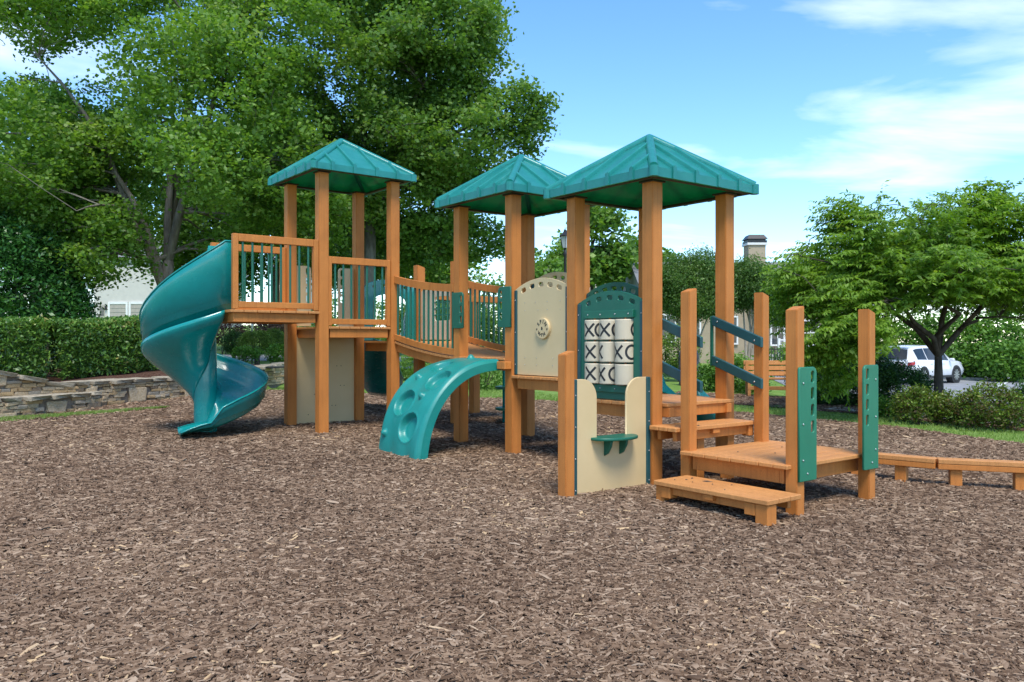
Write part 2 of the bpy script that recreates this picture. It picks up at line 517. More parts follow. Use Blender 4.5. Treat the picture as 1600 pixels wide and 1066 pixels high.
def post(a, b, z1, z0=-0.14, slope=0, w=W):
    """post with its near corner at (a, b); slope > 0: the top falls towards +a, < 0 towards -a"""
    bm = bmesh.new()
    bmesh.ops.create_cube(bm, size=1.0, matrix=Matrix.Translation((w / 2, w / 2, (z0 + z1) / 2)) @ Matrix.Diagonal((w, w, z1 - z0, 1)))
    for v in bm.verts:
        if v.co.z > (z0 + z1) / 2 and slope:
            if slope > 0 and v.co.x > w / 2: v.co.z -= slope
            if slope < 0 and v.co.x < w / 2: v.co.z += slope
    bmesh.ops.bevel(bm, geom=bm.edges[:], offset=0.006, segments=2, affect='EDGES')
    me = bpy.data.meshes.new('post'); bm.to_mesh(me); bm.free(); me.materials.append(M['lumber'])
    return link('post', me, PS, (a, b, 0))

def deck(a0, a1, b0, b1, z, along='a', n=7, th=0.034, beam=0.12, inset=0.05, name='deck'):
    """plank deck on a frame; planks run along a or b"""
    mb = MB()
    zb = z - th
    i = inset; t = 0.045
    mb.box(a0 + i, a1 - i, b0 + i, b0 + i + t, zb - beam, zb - .001)
    mb.box(a0 + i, a1 - i, b1 - i - t, b1 - i, zb - beam, zb - .001)
    mb.box(a0 + i, a0 + i + t, b0 + i + t + .001, b1 - i - t - .001, zb - beam, zb - .001)
    mb.box(a1 - i - t, a1 - i, b0 + i + t + .001, b1 - i - t - .001, zb - beam, zb - .001)
    mb.box((a0 + a1) / 2 - t / 2, (a0 + a1) / 2 + t / 2, b0 + i + t + .001, b1 - i - t - .001, zb - beam * .8, zb - .002)
    d = mb.obj(name, M['lumber'], PS, bev=0.003)
    gap = 0.007
    if along == 'a':
        w = (b1 - b0 - gap * (n - 1)) / n
        me = box(a1 - a0, w, th, M['plank'], 0.005)
        for k in range(n):
            link('plank', me, d, ((a0 + a1) / 2 + random.uniform(-.002, .002), b0 + w / 2 + k * (w + gap), z - th / 2))
    else:
        w = (a1 - a0 - gap * (n - 1)) / n
        me = box(w, b1 - b0, th, M['plank'], 0.005)
        for k in range(n):
            link('plank', me, d, (a0 + w / 2 + k * (w + gap), (b0 + b1) / 2 + random.uniform(-.002, .002), z - th / 2))
    return d

def rod(r, h, mat, n=8):
    key = ('rod', r, round(h, 4), mat.name)
    if key not in _boxes:
        v, f = tube([(0, 0, 0), (0, 0, h)], r, n)
        me = from_np('rod', v, f, mat); me.shade_smooth(); me.set_sharp_from_angle(angle=R(50))
        _boxes[key] = me
    return _boxes[key]

def shade_auto(me, ang=40):
    me.shade_smooth()
    me.set_sharp_from_angle(angle=R(ang))

def railing(p0, p1, z, h=0.96, n=8, stile0=True, stile1=True, rail_h=0.095, rail_t=0.06, stile_w=0.06, bot=0.03):
    """framed baluster panel standing on a deck from p0 to p1 (plan), deck height z"""
    p0 = Vector((*p0, 0)); p1 = Vector((*p1, 0)); d = p1 - p0; ln = d.length
    ang = math.atan2(d.y, d.x)
    mb = MB()
    x0 = stile_w if stile0 else 0; x1 = ln - (stile_w if stile1 else 0)
    if stile0: mb.box(0, stile_w - .001, -rail_t / 2 - .006, rail_t / 2 + .006, bot - .02, h)
    if stile1: mb.box(ln - stile_w + .001, ln, -rail_t / 2 - .006, rail_t / 2 + .006, bot - .02, h)
    mb.box(x0, x1, -rail_t / 2, rail_t / 2, h - rail_h, h)
    mb.box(x0, x1, -rail_t / 2, rail_t / 2, bot, bot + rail_h * .8)
    fr = mb.obj('railing', M['lumber'], PS, bev=0.004, loc=(p0.x, p0.y, z))
    fr.rotation_euler.z = ang
    hh = h - rail_h - bot - rail_h * .8 + .02
    me = rod(0.0155, hh, M['baluster'])
    for k in range(n):
        link('baluster', me, fr, (x0 + (x1 - x0) * (k + .5 + .0) / n, 0, bot + rail_h * .8 - .01))
    return fr

def bolt_mesh(r=0.011):
    key = ('bolt', r)
    if key not in _boxes:
        v, f = tube([(0, 0, 0), (0, 0, .004), (0, 0, .007)], [r, r, r * .6], 8)
        _boxes[key] = from_np('bolt', v, f, M['steel'], True)
    return _boxes[key]
def bolt(parent, p, nrm, r=0.011):
    q = Vector(nrm).to_track_quat('Z', 'Y').to_euler()
    return link('bolt', bolt_mesh(r), parent, p, q)

# ---- posts
EH3, EH2, EH1 = 2.93, 3.12, 3.70
nodes3 = [(0, -2 * L), (L, -2 * L), (0, -L), (L, -L)]
nodes2 = [(0, 0), (L, 0), (0, L), (L, L)]
nodes1 = [(DX - L, B1), (DX, B1), (DX - L, B1 + L), (DX, B1 + L)]
for a, b in nodes3: post(a, b, EH3)
for a, b in nodes2: post(a, b, EH2)
for a, b in nodes1: post(a, b, EH1)
SB1, SB3 = -2 * L - KS, -3 * L - KS
post(0, SB1, 1.885, slope=-0.035, w=WS); post(L, SB1, 1.885, slope=0.035, w=WS)
post(0, SB3, 1.685, slope=-0.035, w=WS); post(L, SB3, 1.685, slope=0.035, w=WS)
post(-L, -2 * L, 1.315, slope=-0.035, w=WS)
post(DX + L, B1, 2.62, slope=0.04); post(DX + L, B1 + L, 2.64, slope=0.04)
post(DX + 2 * L, B1, 2.40, slope=0.04); post(DX + 2 * L, B1 + L, 2.40, slope=0.04)

# ---- decks (0.2 m risers)
Z0, Z1, Z4, Z2, ZM, Z3, ZS = 1.8, 1.6, 1.4, 1.2, 1.0, 0.8, 0.4
T0A = DX - 2 * L - 0.09
deck(T0A, DX - L + 0.02, B1 + 0.005, B1 + L + W - .005, Z0, 'b', 7, name='slide_deck')
deck(DX - L + W + .004, DX - 0.004, B1 + 0.005, B1 + L + W - .005, Z1, 'b', 6, inset=0.03)
deck(DX + .004 + W, DX + L + W - .01, B1 + 0.01, B1 + L + W - .01, Z4, 'b', 7)
deck(DX + L + W + .004, DX + 2 * L + W - .01, B1 + 0.01, B1 + L + W - .01, Z4 - 0.2, 'b', 7)
deck(0.0, L + W, W + .003, L + W - .005, Z2, 'a', 7)
deck(-0.012, L + W + .01, -L + W + .003, -.003, ZM, 'a', 7)
deck(-0.012, L + W + .01, -2 * L + W + .003, -L - .003, Z3, 'a', 7)
deck(-0.06, L + W + .05, SB3 + .05, SB1 + .06, ZS, 'a', 8, inset=0.08, beam=0.13)
# landing of the upper roofed deck towards the steps
deck(0.145, L + 0.06, -2 * L - .055, -2 * L + W, Z3, 'a', 1, inset=0.02, beam=0.1, name='deck_edge')
blk = box(0.07, 0.10, 0.09, M['lumber'])
for a in (0.19, L - .03): link('block', blk, PS, (a, -2 * L - .02, Z3 - .085))
# middle step
mb = MB()
bm0, bm1 = SB1 + W + .005, -2 * L - .01
sa0, sa1 = -0.06, L + .06
def step(a0, a1, b0, b1, z, along, n, blocks, legs, z_leg=-0.14):
    mb = MB(); th = 0.04
    if along == 'a':
        mb.box(a0 + .06, a1 - .06, b0 + .05, b0 + .095, z - th - .09, z - th - .001)
        mb.box(a0 + .06, a1 - .06, b1 - .095, b1 - .05, z - th - .09, z - th - .001)
        mb.box((a0 + a1) / 2 - .05, (a0 + a1) / 2 + .05, b0 + .012, b1 - .012, z - th - .045, z - th - .0005)
    else:
        mb.box(a0 + .05, a0 + .095, b0 + .06, b1 - .06, z - th - .07, z - th - .001)
        mb.box(a1 - .095, a1 - .05, b0 + .06, b1 - .06, z - th - .07, z - th - .001)
        mb.box(a0 + .012, a1 - .012, (b0 + b1) / 2 - .05, (b0 + b1) / 2 + .05, z - th - .045, z - th - .0005)
    s = mb.obj('step', M['lumber'], PS, bev=0.003)
    gap = 0.005
    if along == 'a':
        w = (b1 - b0 - gap * (n - 1)) / n; me = box(a1 - a0, w, th, M['plank'], 0.006)
        for k in range(n): link('plank', me, s, ((a0 + a1) / 2, b0 + w / 2 + k * (w + gap), z - th / 2))
    else:
        w = (a1 - a0 - gap * (n - 1)) / n; me = box(w, b1 - b0, th, M['plank'], 0.006)
        for k in range(n): link('plank', me, s, (a0 + w / 2 + k * (w + gap), (b0 + b1) / 2, z - th / 2))
    for (x, y, sx, sy, zz0, zz1) in blocks: link('block', box(sx, sy, zz1 - zz0, M['lumber'], .005), s, (x, y, (zz0 + zz1) / 2))
    for (x, y, wdt) in legs: link('leg', box(wdt, wdt, z - th - z_leg - .002, M['lumber'], .006), s, (x, y, (z - th + z_leg) / 2 - .001))
    return s
step(-0.05, L + .05, SB1 + .115, -2 * L - .0, 0.6, 'a', 3,
     [(0.2, SB1 + .13 + .05, .085, .09, .46, .558), (L - .0, SB1 + .13 + .05, .075, .09, .45, .558)], [(0.42, SB1 + .26, .1), (L - .22, SB1 + .26, .1)])
step(-0.53, -0.09, SB3 - .10, SB1 - .05, 0.2, 'b', 3,
     [(-.46, SB3 + .08, .10, .1, .06, .155), (-.46, SB1 - .17, .10, .1, .06, .155)], [(-.455, SB3 - .03, .115), (-.455, SB1 - .09, .085), (-.15, SB1 - .11, .09)])

# ---- roofs: four-sided, ribbed, with rolled hips
def roof(ca, cb, z, e=0.775, rise=0.53, fascia=0.085):
    """ca, cb: centre; z: underside of the eave"""
    zt = z + fascia
    v = [(-e, -e, zt), (e, -e, zt), (e, e, zt), (-e, e, zt), (0, 0, zt + rise),
         (-e, -e, z), (e, -e, z), (e, e, z), (-e, e, z)]
    i = 0.035
    v += [(-e + i, -e + i, z), (e - i, -e + i, z), (e - i, e - i, z), (-e + i, e - i, z),
          (-e + i, -e + i, zt - .015), (e - i, -e + i, zt - .015), (e - i, e - i, zt - .015), (-e + i, e - i, zt - .015), (0, 0, zt + rise - .03)]
    f = []
    for k in range(4):
        k2 = (k + 1) % 4
        f += [(k, k2, 4), (5 + k, 5 + k2, k2, k), (9 + k, 9 + k2, 5 + k2, 5 + k), (13 + k, 13 + k2, 9 + k2, 9 + k), (17, 13 + k2, 13 + k)]
    rf = link('roof', from_np('roof', np.array(v), f, M['roof']), PS, (ca, cb, 0))
    # rolled hips
    for sx, sy in ((-1, -1), (1, -1), (1, 1), (-1, 1)):
        p0 = Vector((sx * (e - .012), sy * (e - .012), zt - .004)); p1 = Vector((0, 0, zt + rise - .004))
        q = MB(); q.tube([p0, p0.lerp(p1, .5), p1], [.047, .047, .047], 12)
        d = Vector((sx, sy, 0)).normalized()
        q.tube([p0 + Vector((0, 0, .012)), p0 + Vector((0, 0, -fascia - .002))], .047, 12)
        h = q.obj('hip_cap', M['roof'], rf); shade_auto(h.data)
    # standing ribs, each running on down over the eave
    for k in range(4):
        c, s = round(math.cos(k * math.pi / 2)), round(math.sin(k * math.pi / 2))
        for t in (-.64, -.22, .22, .64):
            x = t * e
            run = e - abs(x)            # from the eave to the hip
            slope = rise / e
            q = MB()
            w0 = .023; hgt = .042
            sec = [(-w0, -.004), (-w0 * .75, hgt * .8), (-w0 * .3, hgt), (w0 * .3, hgt), (w0 * .75, hgt * .8), (w0, -.004)]
            vv = []
            for yy, zz in ((-e - .008, zt), (-e + run, zt + slope * run)):
                for dx, dz in sec: vv.append((x + dx, yy, zz + dz))
            nS = len(sec)
            ff = [(j, j + 1, nS + j + 1, nS + j) for j in range(nS - 1)] + [tuple(range(nS - 1, -1, -1)), tuple(range(nS, 2 * nS))]
            q.add(vv, ff)
            q.box(x - .024, x + .024, -e - .015, -e + .001, z - .002, zt + .03)
            q.v = [(px * c - py * s, px * s + py * c, pz) for px, py, pz in q.v]
            r_ = q.obj('rib', M['roof'], rf)
    # post brackets and the dark eave frame below
    q = MB()
    for sx in (-1, 1):
        for sy in (-1, 1):
            q.box(sx * L / 2 - .09, sx * L / 2 + .09, sy * L / 2 - .09, sy * L / 2 + .09, z - .012, z + .006)
    q.box(-e + .04, e - .04, -e + .04, -e + .09, z - .004, z + .02); q.box(-e + .04, e - .04, e - .09, e - .04, z - .004, z + .02)
    q.box(-e + .04, -e + .09, -e + .091, e - .091, z - .004, z + .02); q.box(e - .09, e - .04, -e + .091, e - .091, z - .004, z + .02)
    q.obj('eave_frame', M['bracket'], rf)
    return rf
hp = L / 2 + W / 2
roof(hp, -2 * L + hp, EH3 + .004)
roof(hp, hp, EH2 + .004)
roof(DX - L + hp, B1 + hp, EH1 + .004)

# ---- railings
FB = B1 + W / 2 - .02           # front railing line of the high decks
railing((T0A + .03, B1 + .045), (DX - L - .004, B1 + .045), Z0, 0.97, 8, stile_w=0.07)
railing((T0A + .12, B1 + L + W - .045), (DX - L - .004, B1 + L + W - .045), Z0, 0.97, 8, stile_w=0.07)
railing((DX - L + W + .004, B1 + .05), (DX - .004, B1 + .05), Z1, 0.96, 7, stile_w=0.05)
railing((DX + L + W + .004, B1 + L + .07), (DX + 2 * L - .004, B1 + L + .07), Z4 - .2, 0.98, 8, stile_w=0.05)
railing((DX + L + W + .004, B1 + .07), (DX + 2 * L - .004, B1 + .07), Z4 - .2, 0.9, 8, stile_w=0.05)

# ---- bridge: sagging planks and curved rails
def bridge():
    b0, b1 = L + W + .004, B1 - .004
    def zt(t): return Z4 - (Z4 - Z2) * t - 0.11 * t * (1 - t)       # t = 0 at the high end
    N = 16
    side = []
    for a_ in (0.07, L + .03):
        mb = MB(); pts = []
        for k in range(N + 1):
            t = k / N; pts.append((b1 + (b0 - b1) * t, zt(t)))
        for (y0, z0), (y1, z1) in zip(pts[:-1], pts[1:]):
            v = [(a_ - .025, y0, z0 - .15), (a_ + .025, y0, z0 - .15), (a_ + .025, y1, z1 - .15), (a_ - .025, y1, z1 - .15),
                 (a_ - .025, y0, z0 - .037), (a_ + .025, y0, z0 - .037), (a_ + .025, y1, z1 - .037), (a_ - .025, y1, z1 - .037)]
            mb.add(v, [(0, 1, 2, 3), (7, 6, 5, 4), (0, 4, 5, 1), (1, 5, 6, 2), (2, 6, 7, 3), (3, 7, 4, 0)])
        side.append(mb)
    br = side[0].obj('bridge', M['lumber'], PS)
    side[1].obj('beam', M['lumber'], br)
    n = 13; w = (b1 - b0) / n - .007
    me = box(L + .13, w, .034, M['plank'], .004)
    for k in range(n):
        t = (k + .5) / n
        dz = (zt(t + .01) - zt(t - .01)) / .02 / (b0 - b1)
        link('plank', me, br, ((L + W) / 2, b1 + (b0 - b1) * t, zt(t) - .017), (math.atan(dz), 0, 0))
    for a_, sh in ((0.03, 0), (L + W - .03, 0)):
        for zlo, zhi in ((.835, .935), (.02, .10)):
            mb = MB()
            for k in range(N):
                t0, t1 = k / N, (k + 1) / N
                y0, y1 = b1 + (b0 - b1) * t0, b1 + (b0 - b1) * t1
                z0, z1 = zt(t0), zt(t1)
                v = [(a_ - .03, y0, z0 + zlo), (a_ + .03, y0, z0 + zlo), (a_ + .03, y1, z1 + zlo), (a_ - .03, y1, z1 + zlo),
                     (a_ - .03, y0, z0 + zhi), (a_ + .03, y0, z0 + zhi), (a_ + .03, y1, z1 + zhi), (a_ - .03, y1, z1 + zhi)]
                fc = [(0, 1, 2, 3), (7, 6, 5, 4), (1, 5, 6, 2), (3, 7, 4, 0)]
                if k == 0: fc.append((0, 4, 5, 1))
                if k == N - 1: fc.append((2, 6, 7, 3))
                mb.add(v, fc)
            mb.obj('rail', M['lumber'], br)
        nb = 13
        me2 = rod(.0155, .76, M['baluster'])
        for k in range(nb):
            t = (k + .5) / nb
            link('baluster', me2, br, (a_, b1 + (b0 - b1) * t, zt(t) + .09))
    return br
bridge()

# ---- arched side panels with a row of hand holes
def arch_outline(w, h_side, h_mid, z0=0.0, n=14):
    pts = [(0, z0), (w, z0)]
    for k in range(n + 1):
        t = 1 - k / n
        pts.append((w * t, h_side + (h_mid - h_side) * (1 - (2 * t - 1) ** 2)))
    return pts
def arch_holes(w, h_side, h_mid, n=5, drop=0.075, sw=0.085, sh=0.05, x0=.17, x1=.83):
    hs_ = []
    for k in range(n):
        t = x0 + (x1 - x0) * k / (n - 1)
        y = h_side + (h_mid - h_side) * (1 - (2 * t - 1) ** 2) - drop
        tilt = math.atan2((h_mid - h_side) * 4 * (1 - 2 * t), w)
        hs_.append(slot(w * t, y, sw, sh, tilt))
    return hs_
PW = L - W - .008
def edge_trims(pan, a, b_hi, b_lo, z, h, width=.05):
    for bb in (b_hi - width / 2 + .0, b_lo + width / 2 - .0):
        t = link('edge_channel', box(.045, width, h, M['trim'], .006), pan, (a, bb, z + h / 2))
        for q in (0.12, .5, .88):
            bolt(t, (-.0225, 0, h * (q - .5)), (-1, 0, 0), .007)

# spin-and-win panel
def spin_panel():
    a = 0.05; w = PW; z = ZM + .01
    p = plate('panel', arch_outline(w, .985, 1.10), arch_holes(w, .985, 1.10), .02, M['tan'], (a, -.004, z), (0, -1, 0), PS)
    p['label'] = 'tan arched panel with a round spinner'
    edge_trims(p, a, -.004, -L + W + .004, z, .98)
    # spinner disc, facing -a
    cb, cz = -.004 - w * .56, z + .53
    v, f = [], []
    n = 32; rd = .118
    prof = [(0, .03), (rd * .96, .03), (rd, .024), (rd, 0)]
    mb = MB()
    for (r0, h0), (r1, h1) in zip(prof[:-1], prof[1:]):
        for k in range(n):
            t0, t1 = 2 * math.pi * k / n, 2 * math.pi * (k + 1) / n
            pt = lambda r, h, t: (a - .012 - h, cb - r * math.cos(t), cz + r * math.sin(t))
            if r0 == 0: mb.add([pt(0, h0, 0), pt(r1, h1, t0), pt(r1, h1, t1)], [(0, 1, 2)])
            else: mb.add([pt(r0, h0, t0), pt(r1, h1, t0), pt(r1, h1, t1), pt(r0, h0, t1)], [(0, 1, 2, 3)])
    disc = mb.obj('spinner', M['tan'], p)
    # lettering
    mbt = MB()
    def glyph(ch, size, pos, rot):
        cu = bpy.data.curves.new('t', 'FONT'); cu.body = ch; cu.size = size; cu.align_x = 'CENTER'; cu.align_y = 'CENTER'
        cu.extrude = .001; cu.offset = size * .018; cu.resolution_u = 3
        t = bpy.data.objects.new('t', cu); COL.objects.link(t)
        dg = bpy.context.evaluated_depsgraph_get()
        me = bpy.data.meshes.new_from_object(t.evaluated_get(dg))
        bpy.data.objects.remove(t); bpy.data.curves.remove(cu)
        c, s = math.cos(rot), math.sin(rot)
        vv = []
        for q in me.vertices:
            x, y = q.co.x * c - q.co.y * s + pos[0], q.co.x * s + q.co.y * c + pos[1]
            vv.append((a - .0435 - q.co.z, cb - x, cz + y))
        mbt.add(vv, [tuple(pl.vertices) for pl in me.polygons])
        bpy.data.meshes.remove(me)
    for ch, ang in zip('SPIN', (142, 106, 74, 38)):
        glyph(ch, .056, (.076 * math.cos(R(ang)), .076 * math.sin(R(ang))), R(ang - 90))
    glyph('&', .05, (0, 0), 0)
    for ch, ang in zip('WIN', (-128, -93, -60)):
        glyph(ch, .056, (.074 * math.cos(R(ang)), .074 * math.sin(R(ang))), R(ang + 90))
    for sx in (-1, 1):      # stars
        pts = []
        for k in range(10):
            r_ = .016 if k % 2 == 0 else .0068; t = math.pi / 2 + k * math.pi / 5
            pts.append((a - .0445, cb - (sx * .088 + r_ * math.cos(t)), cz - .008 + r_ * math.sin(t)))
        pts.append((a - .0445, cb - sx * .088, cz - .008))
        mbt.add(pts, [(10, k, (k + 1) % 10) for k in range(10)])
    mbt.obj('lettering', M['ink'], disc)
    # plugged bolt heads on the panel
    for r_, zz_ in ((.2, .83), (.4, .83), (.62, .83), (.85, .83), (.2, .74), (.45, .74), (.62, .74), (.85, .74), (.2, .2), (.42, .2), (.72, .2), (.2, .12), (.42, .12), (.72, .12)):
        link('bolt', bolt_mesh(.004), p, (a - .0101, -.004 - w * r_, z + zz_), Vector((-1, 0, 0)).to_track_quat('Z', 'Y').to_euler())
spin_panel()

# far-side arched panels
p = plate('panel', arch_outline(PW, .985, 1.10), arch_holes(PW, .985, 1.10), .02, M['tan'], (L + .09, L - .004, Z2 + .01), (0, -1, 0), PS)
edge_trims(p, L + .09, L - .004, W + .004, Z2 + .01, .98)
p = plate('panel', arch_outline(PW, .985, 1.10), arch_holes(PW, .985, 1.10), .02, M['green'], (L + .09, -.004, ZM + .01), (0, -1, 0), PS)
edge_trims(p, L + .09, -.004, -L + W + .004, ZM + .01, .98)

# noughts-and-crosses panel
def xo_panel():
    a = 0.045; w = PW; z = Z3 + .01
    b_hi = -L - .004
    ox0, ox1, oz0, oz1 = .145, w - .145, .15, .83
    out = arch_outline(w, .985, 1.10)
    hol = arch_holes(w, .985, 1.10, drop=.07, sw=.075, sh=.045) + [[(ox0, oz0), (ox1, oz0), (ox1, oz1), (ox0, oz1)]]
    p = plate('panel', out, hol, .02, M['green'], (a, b_hi, z), (0, -1, 0), PS)
    p['label'] = 'green arched panel with turning X and O cylinders'
    edge_trims(p, a, b_hi, -2 * L + W + .004, z, .98)
    for zc, hh in ((oz1 + .03, .075), (oz0 - .04, .075)):
        cb_ = link('cross_bar', box(.03, ox1 - ox0 + .04, hh, M['green'], .004), p, (a - .024, b_hi - w / 2, z + zc))
        for q in (.06, .34, .66, .94): bolt(cb_, (-.015, (ox1 - ox0) * (.5 - q), 0), (-1, 0, 0), .008)
    cw = (ox1 - ox0) / 3; Rc = cw / 2 - .004; hc = .205
    # one turning drum: cylinder + strokes wrapped round it
    key = MB()
    n = 28
    prof = [(0, 0), (Rc * .95, 0), (Rc, .008), (Rc, hc - .008), (Rc * .95, hc), (0, hc)]
    for (r0, h0), (r1, h1) in zip(prof[:-1], prof[1:]):
        for k in range(n):
            t0, t1 = 2 * math.pi * k / n, 2 * math.pi * (k + 1) / n
            q = lambda r, h, t: (r * math.cos(t), r * math.sin(t), h)
            if r0 == 0: key.add([q(0, h0, 0), q(r1, h1, t1), q(r1, h1, t0)], [(0, 1, 2)])
            elif r1 == 0: key.add([q(r0, h0, t0), q(r0, h0, t1), q(0, h1, 0)], [(0, 1, 2)])
            else: key.add([q(r0, h0, t0), q(r0, h0, t1), q(r1, h1, t1), q(r1, h1, t0)], [(0, 1, 2, 3)])
    drum = key.mesh('drum', M['cream']); shade_auto(drum, 35)
    def stroke(mbx, pts, wd):
        vv = []
        for i, (s_, h_) in enumerate(pts):
            x0, y0 = pts[max(i - 1, 0)]; x1, y1 = pts[min(i + 1, len(pts) - 1)]
            dx, dy = x1 - x0, y1 - y0; l_ = math.hypot(dx, dy) or 1
            nx, ny = -dy / l_ * wd / 2, dx / l_ * wd / 2
            for sg in (-1, 1):
                t = (s_ + nx * sg) / Rc; vv.append(((Rc + .0012) * math.cos(t), (Rc + .0012) * math.sin(t), h_ + ny * sg))
        mbx.add(vv, [(2 * i, 2 * i + 1, 2 * i + 3, 2 * i + 2) for i in range(len(pts) - 1)])
    hw = .060; hm = hc / 2; hh = .066; sw_ = .0225
    gx = MB()
    for sg in (-1, 1):
        stroke(gx, [(-hw + 2 * hw * k / 8, hm + sg * (-hh + 2 * hh * k / 8)) for k in range(9)], sw_)
    cross = gx.mesh('cross_mark', M['ink'])
    go = MB()
    stroke(go, [(.058 * math.cos(2 * math.pi * k / 24), hm + .066 * math.sin(2 * math.pi * k / 24)) for k in range(25)], sw_)
    ring = go.mesh('ring_mark', M['ink'])
    # where the cross and the ring of each drum stand, in degrees from the viewer's line of sight (+ = right)
    turn = [[(-36, 35), (-33, 45), (150, 63)], [(-28, 110), (-76, 140), (-51, 33)], [(-27, 108), (-60, 28), (170, -120)]]
    base = R(225.6)
    for r_ in range(3):
        for c_ in range(3):
            bb = b_hi - ox0 - cw * (c_ + .5)
            zz_ = z + oz1 - .012 - (r_ + 1) * (hc + .012) - r_ * .006
            d = link('drum', drum, p, (a - .004, bb, zz_))
            link('cross_mark', cross, d, (0, 0, 0), (0, 0, base + R(turn[r_][c_][0])))
            link('ring_mark', ring, d, (0, 0, 0), (0, 0, base + R(turn[r_][c_][1])))
    for c_ in range(3):
        link('axle', rod(.012, oz1 - oz0 + .04, M['lumber']), p, (a - .004, b_hi - ox0 - cw * (c_ + .5), z + oz0 - .02))
xo_panel()

# shop-front panel with a counter
def shop_panel():
    b = -2 * L + .045; a0 = -L + WS + .003; a1 = -.004; w = a1 - a0; top = 1.06
    sx0, sx1, sz = .30, .68, .50        # the slot
    sx0 *= w; sx1 *= w; r = .17
    out = [(0, -.12), (w, -.12), (w, top)]
    for k in range(8):
        t = R(90 + 90 * k / 7); out.append((sx1 + r + r * math.cos(t), top - r + r * math.sin(t)))
    out += [(sx1, sz), (sx0, sz)]
    for k in range(8):
        t = R(90 * k / 7); out.append((sx0 - r + r * math.cos(t), top - r + r * math.sin(t)))
    out.append((0, top))
    p = plate('panel', out, [], .022, M['tan'], (a0, b, 0), (1, 0, 0), PS)
    p['label'] = 'tan shop-front panel with a window slot'
    for x in (a0 + .022, a1 - .028):
        t = link('edge_channel', box(.05, .05, 1.12, M['trim'], .006), p, (x, b - .002, .50))
        for q in (-.42, -.14, .14, .42): bolt(t, (0, -.025, q), (0, -1, 0), .007)
    cxm = a0 + (sx0 + sx1) / 2; rx = (sx1 - sx0) / 2 + .075
    oc = [(rx * math.cos(t), -.19 * math.sin(t) ** .8 if math.sin(t) > 0 else 0) for t in np.linspace(0, math.pi, 17)]
    oc = [(x, y - .012) for x, y in oc] + [(-rx, .06), (rx, .06)]
    c = plate('counter', oc, [], .026, M['green'], (cxm, b, sz + .02), (1, 0, 0), p, ez=(0, 1, 0))
    for x in (-.09, .105):
        plate('bracket', [(0, 0), (.1, 0), (.085, -.06), (.045, -.125), (0, -.15)], [], .028, M['green'], (cxm + x, b - .011, sz + .006), (0, -1, 0), c)
shop_panel()

# ---- hand panels beside the openings
def hand_panel(a, b, z0, z1, w, ex, mat, n, hx, up_r=0.05, bolts=True, thick=.02, hz=None, hh=.095):
    """plate from corner (a, b) along ex; holes near the free edge at x = hx"""
    out = [(0, z0), (w - .012, z0), (w, z0 + .012)]
    for k in range(6):
        t = R(90 * k / 5); out.append((w - up_r + up_r * math.cos(t), z1 - up_r + up_r * math.sin(t)))
    out += [(0.012, z1), (0, z1 - .012)]
    top = z1 - .08 if hz is None else hz
    hol = [slot(hx, top - k * (hh + .04), .042, hh) for k in range(n)]
    p = plate('hand_panel', out, hol, thick, mat, (a, b, 0), ex, PS)
    if bolts:
        nrm = -Vector(ex).cross(Vector((0, 0, 1)))
        nrm = Vector((0, -1, 0)) if abs(ex[0]) > .5 else Vector((-1, 0, 0))
        for x, zz_ in ((.05, z1 - .13), (.05, (z0 + z1) / 2), (.05, z0 + .17), (.11, z0 + .06)):
            pos = Vector((a, b, 0)) + Vector(ex) * x + Vector((0, 0, zz_)) + nrm * (thick / 2)
            bolt(p, pos, nrm, .009)
    return p
hand_panel(0.003, SB3 - .012, .27, 1.19, .245, (1, 0, 0), M['green2'], 4, .185)
hand_panel(L + WS + .012, SB3 - .012, .27, 1.19, .245, (-1, 0, 0), M['green2'], 4, .185)
hand_panel(-.012, L + W, 1.56, 2.02, .25, (0, -1, 0), M['green'], 3, .195, bolts=False, hz=1.93, hh=.09)
hand_panel(-.012, 0.0, 1.56, 2.04, .25, (0, 1, 0), M['green'], 3, .195, bolts=False, hz=1.95, hh=.09)
link('block', box(.10, .16, .09, M['lumber'], .006), PS, (-.055, .08, 1.115))
# tan hand panels and climbing board at the back of the high tower
bk = B1 + L + W + .012
hand_panel(DX - L + W, bk - .06, 1.62, 2.52, .26, (1, 0, 0), M['tan'], 4, .20, bolts=False)
hand_panel(DX, bk - .06, 1.62, 2.52, .26, (-1, 0, 0), M['tan'], 4, .20, bolts=False)
cb = plate('climbing_board', [(0, -.1), (PW, -.1), (PW, 1.5), (0, 1.5)], [], .02, M['tan'], (DX - L + W + .004, B1 + L + .07, 0), (1, 0, 0), PS)
for x, zz_ in ((.42, .93), (.30, .60), (.37, .60), (.66, 1.02), (.73, 1.02), (.72, .72), (.78, .72), (.58, .42), (.64, .42), (.2, .3)):
    link('bolt', bolt_mesh(.007), cb, (DX - L + W + .004 + x, B1 + L + .0595, zz_), (R(90), 0, 0)).data = _boxes.setdefault(('hole', 1), from_np('bolt', *tube([(0, 0, 0), (0, 0, .003)], .007, 8), M['ink']))
# cream window panel on the far side of the crossing deck
wp = plate('window_panel', rrect(0, PW, 0, .80, .05), [rrect(.42, PW - .1, .30, .68, .04)], .02, M['cream'], (DX + L + .07, B1 + L - .004, Z4 + .02), (0, -1, 0), PS)
for zz_ in (.41, .51, .61): link('window_bar', box(.024, PW - .5, .022, M['green'], .003), wp, (DX + L + .07, B1 + L - .004 - .42 - (PW - .52) / 2, Z4 + zz_))

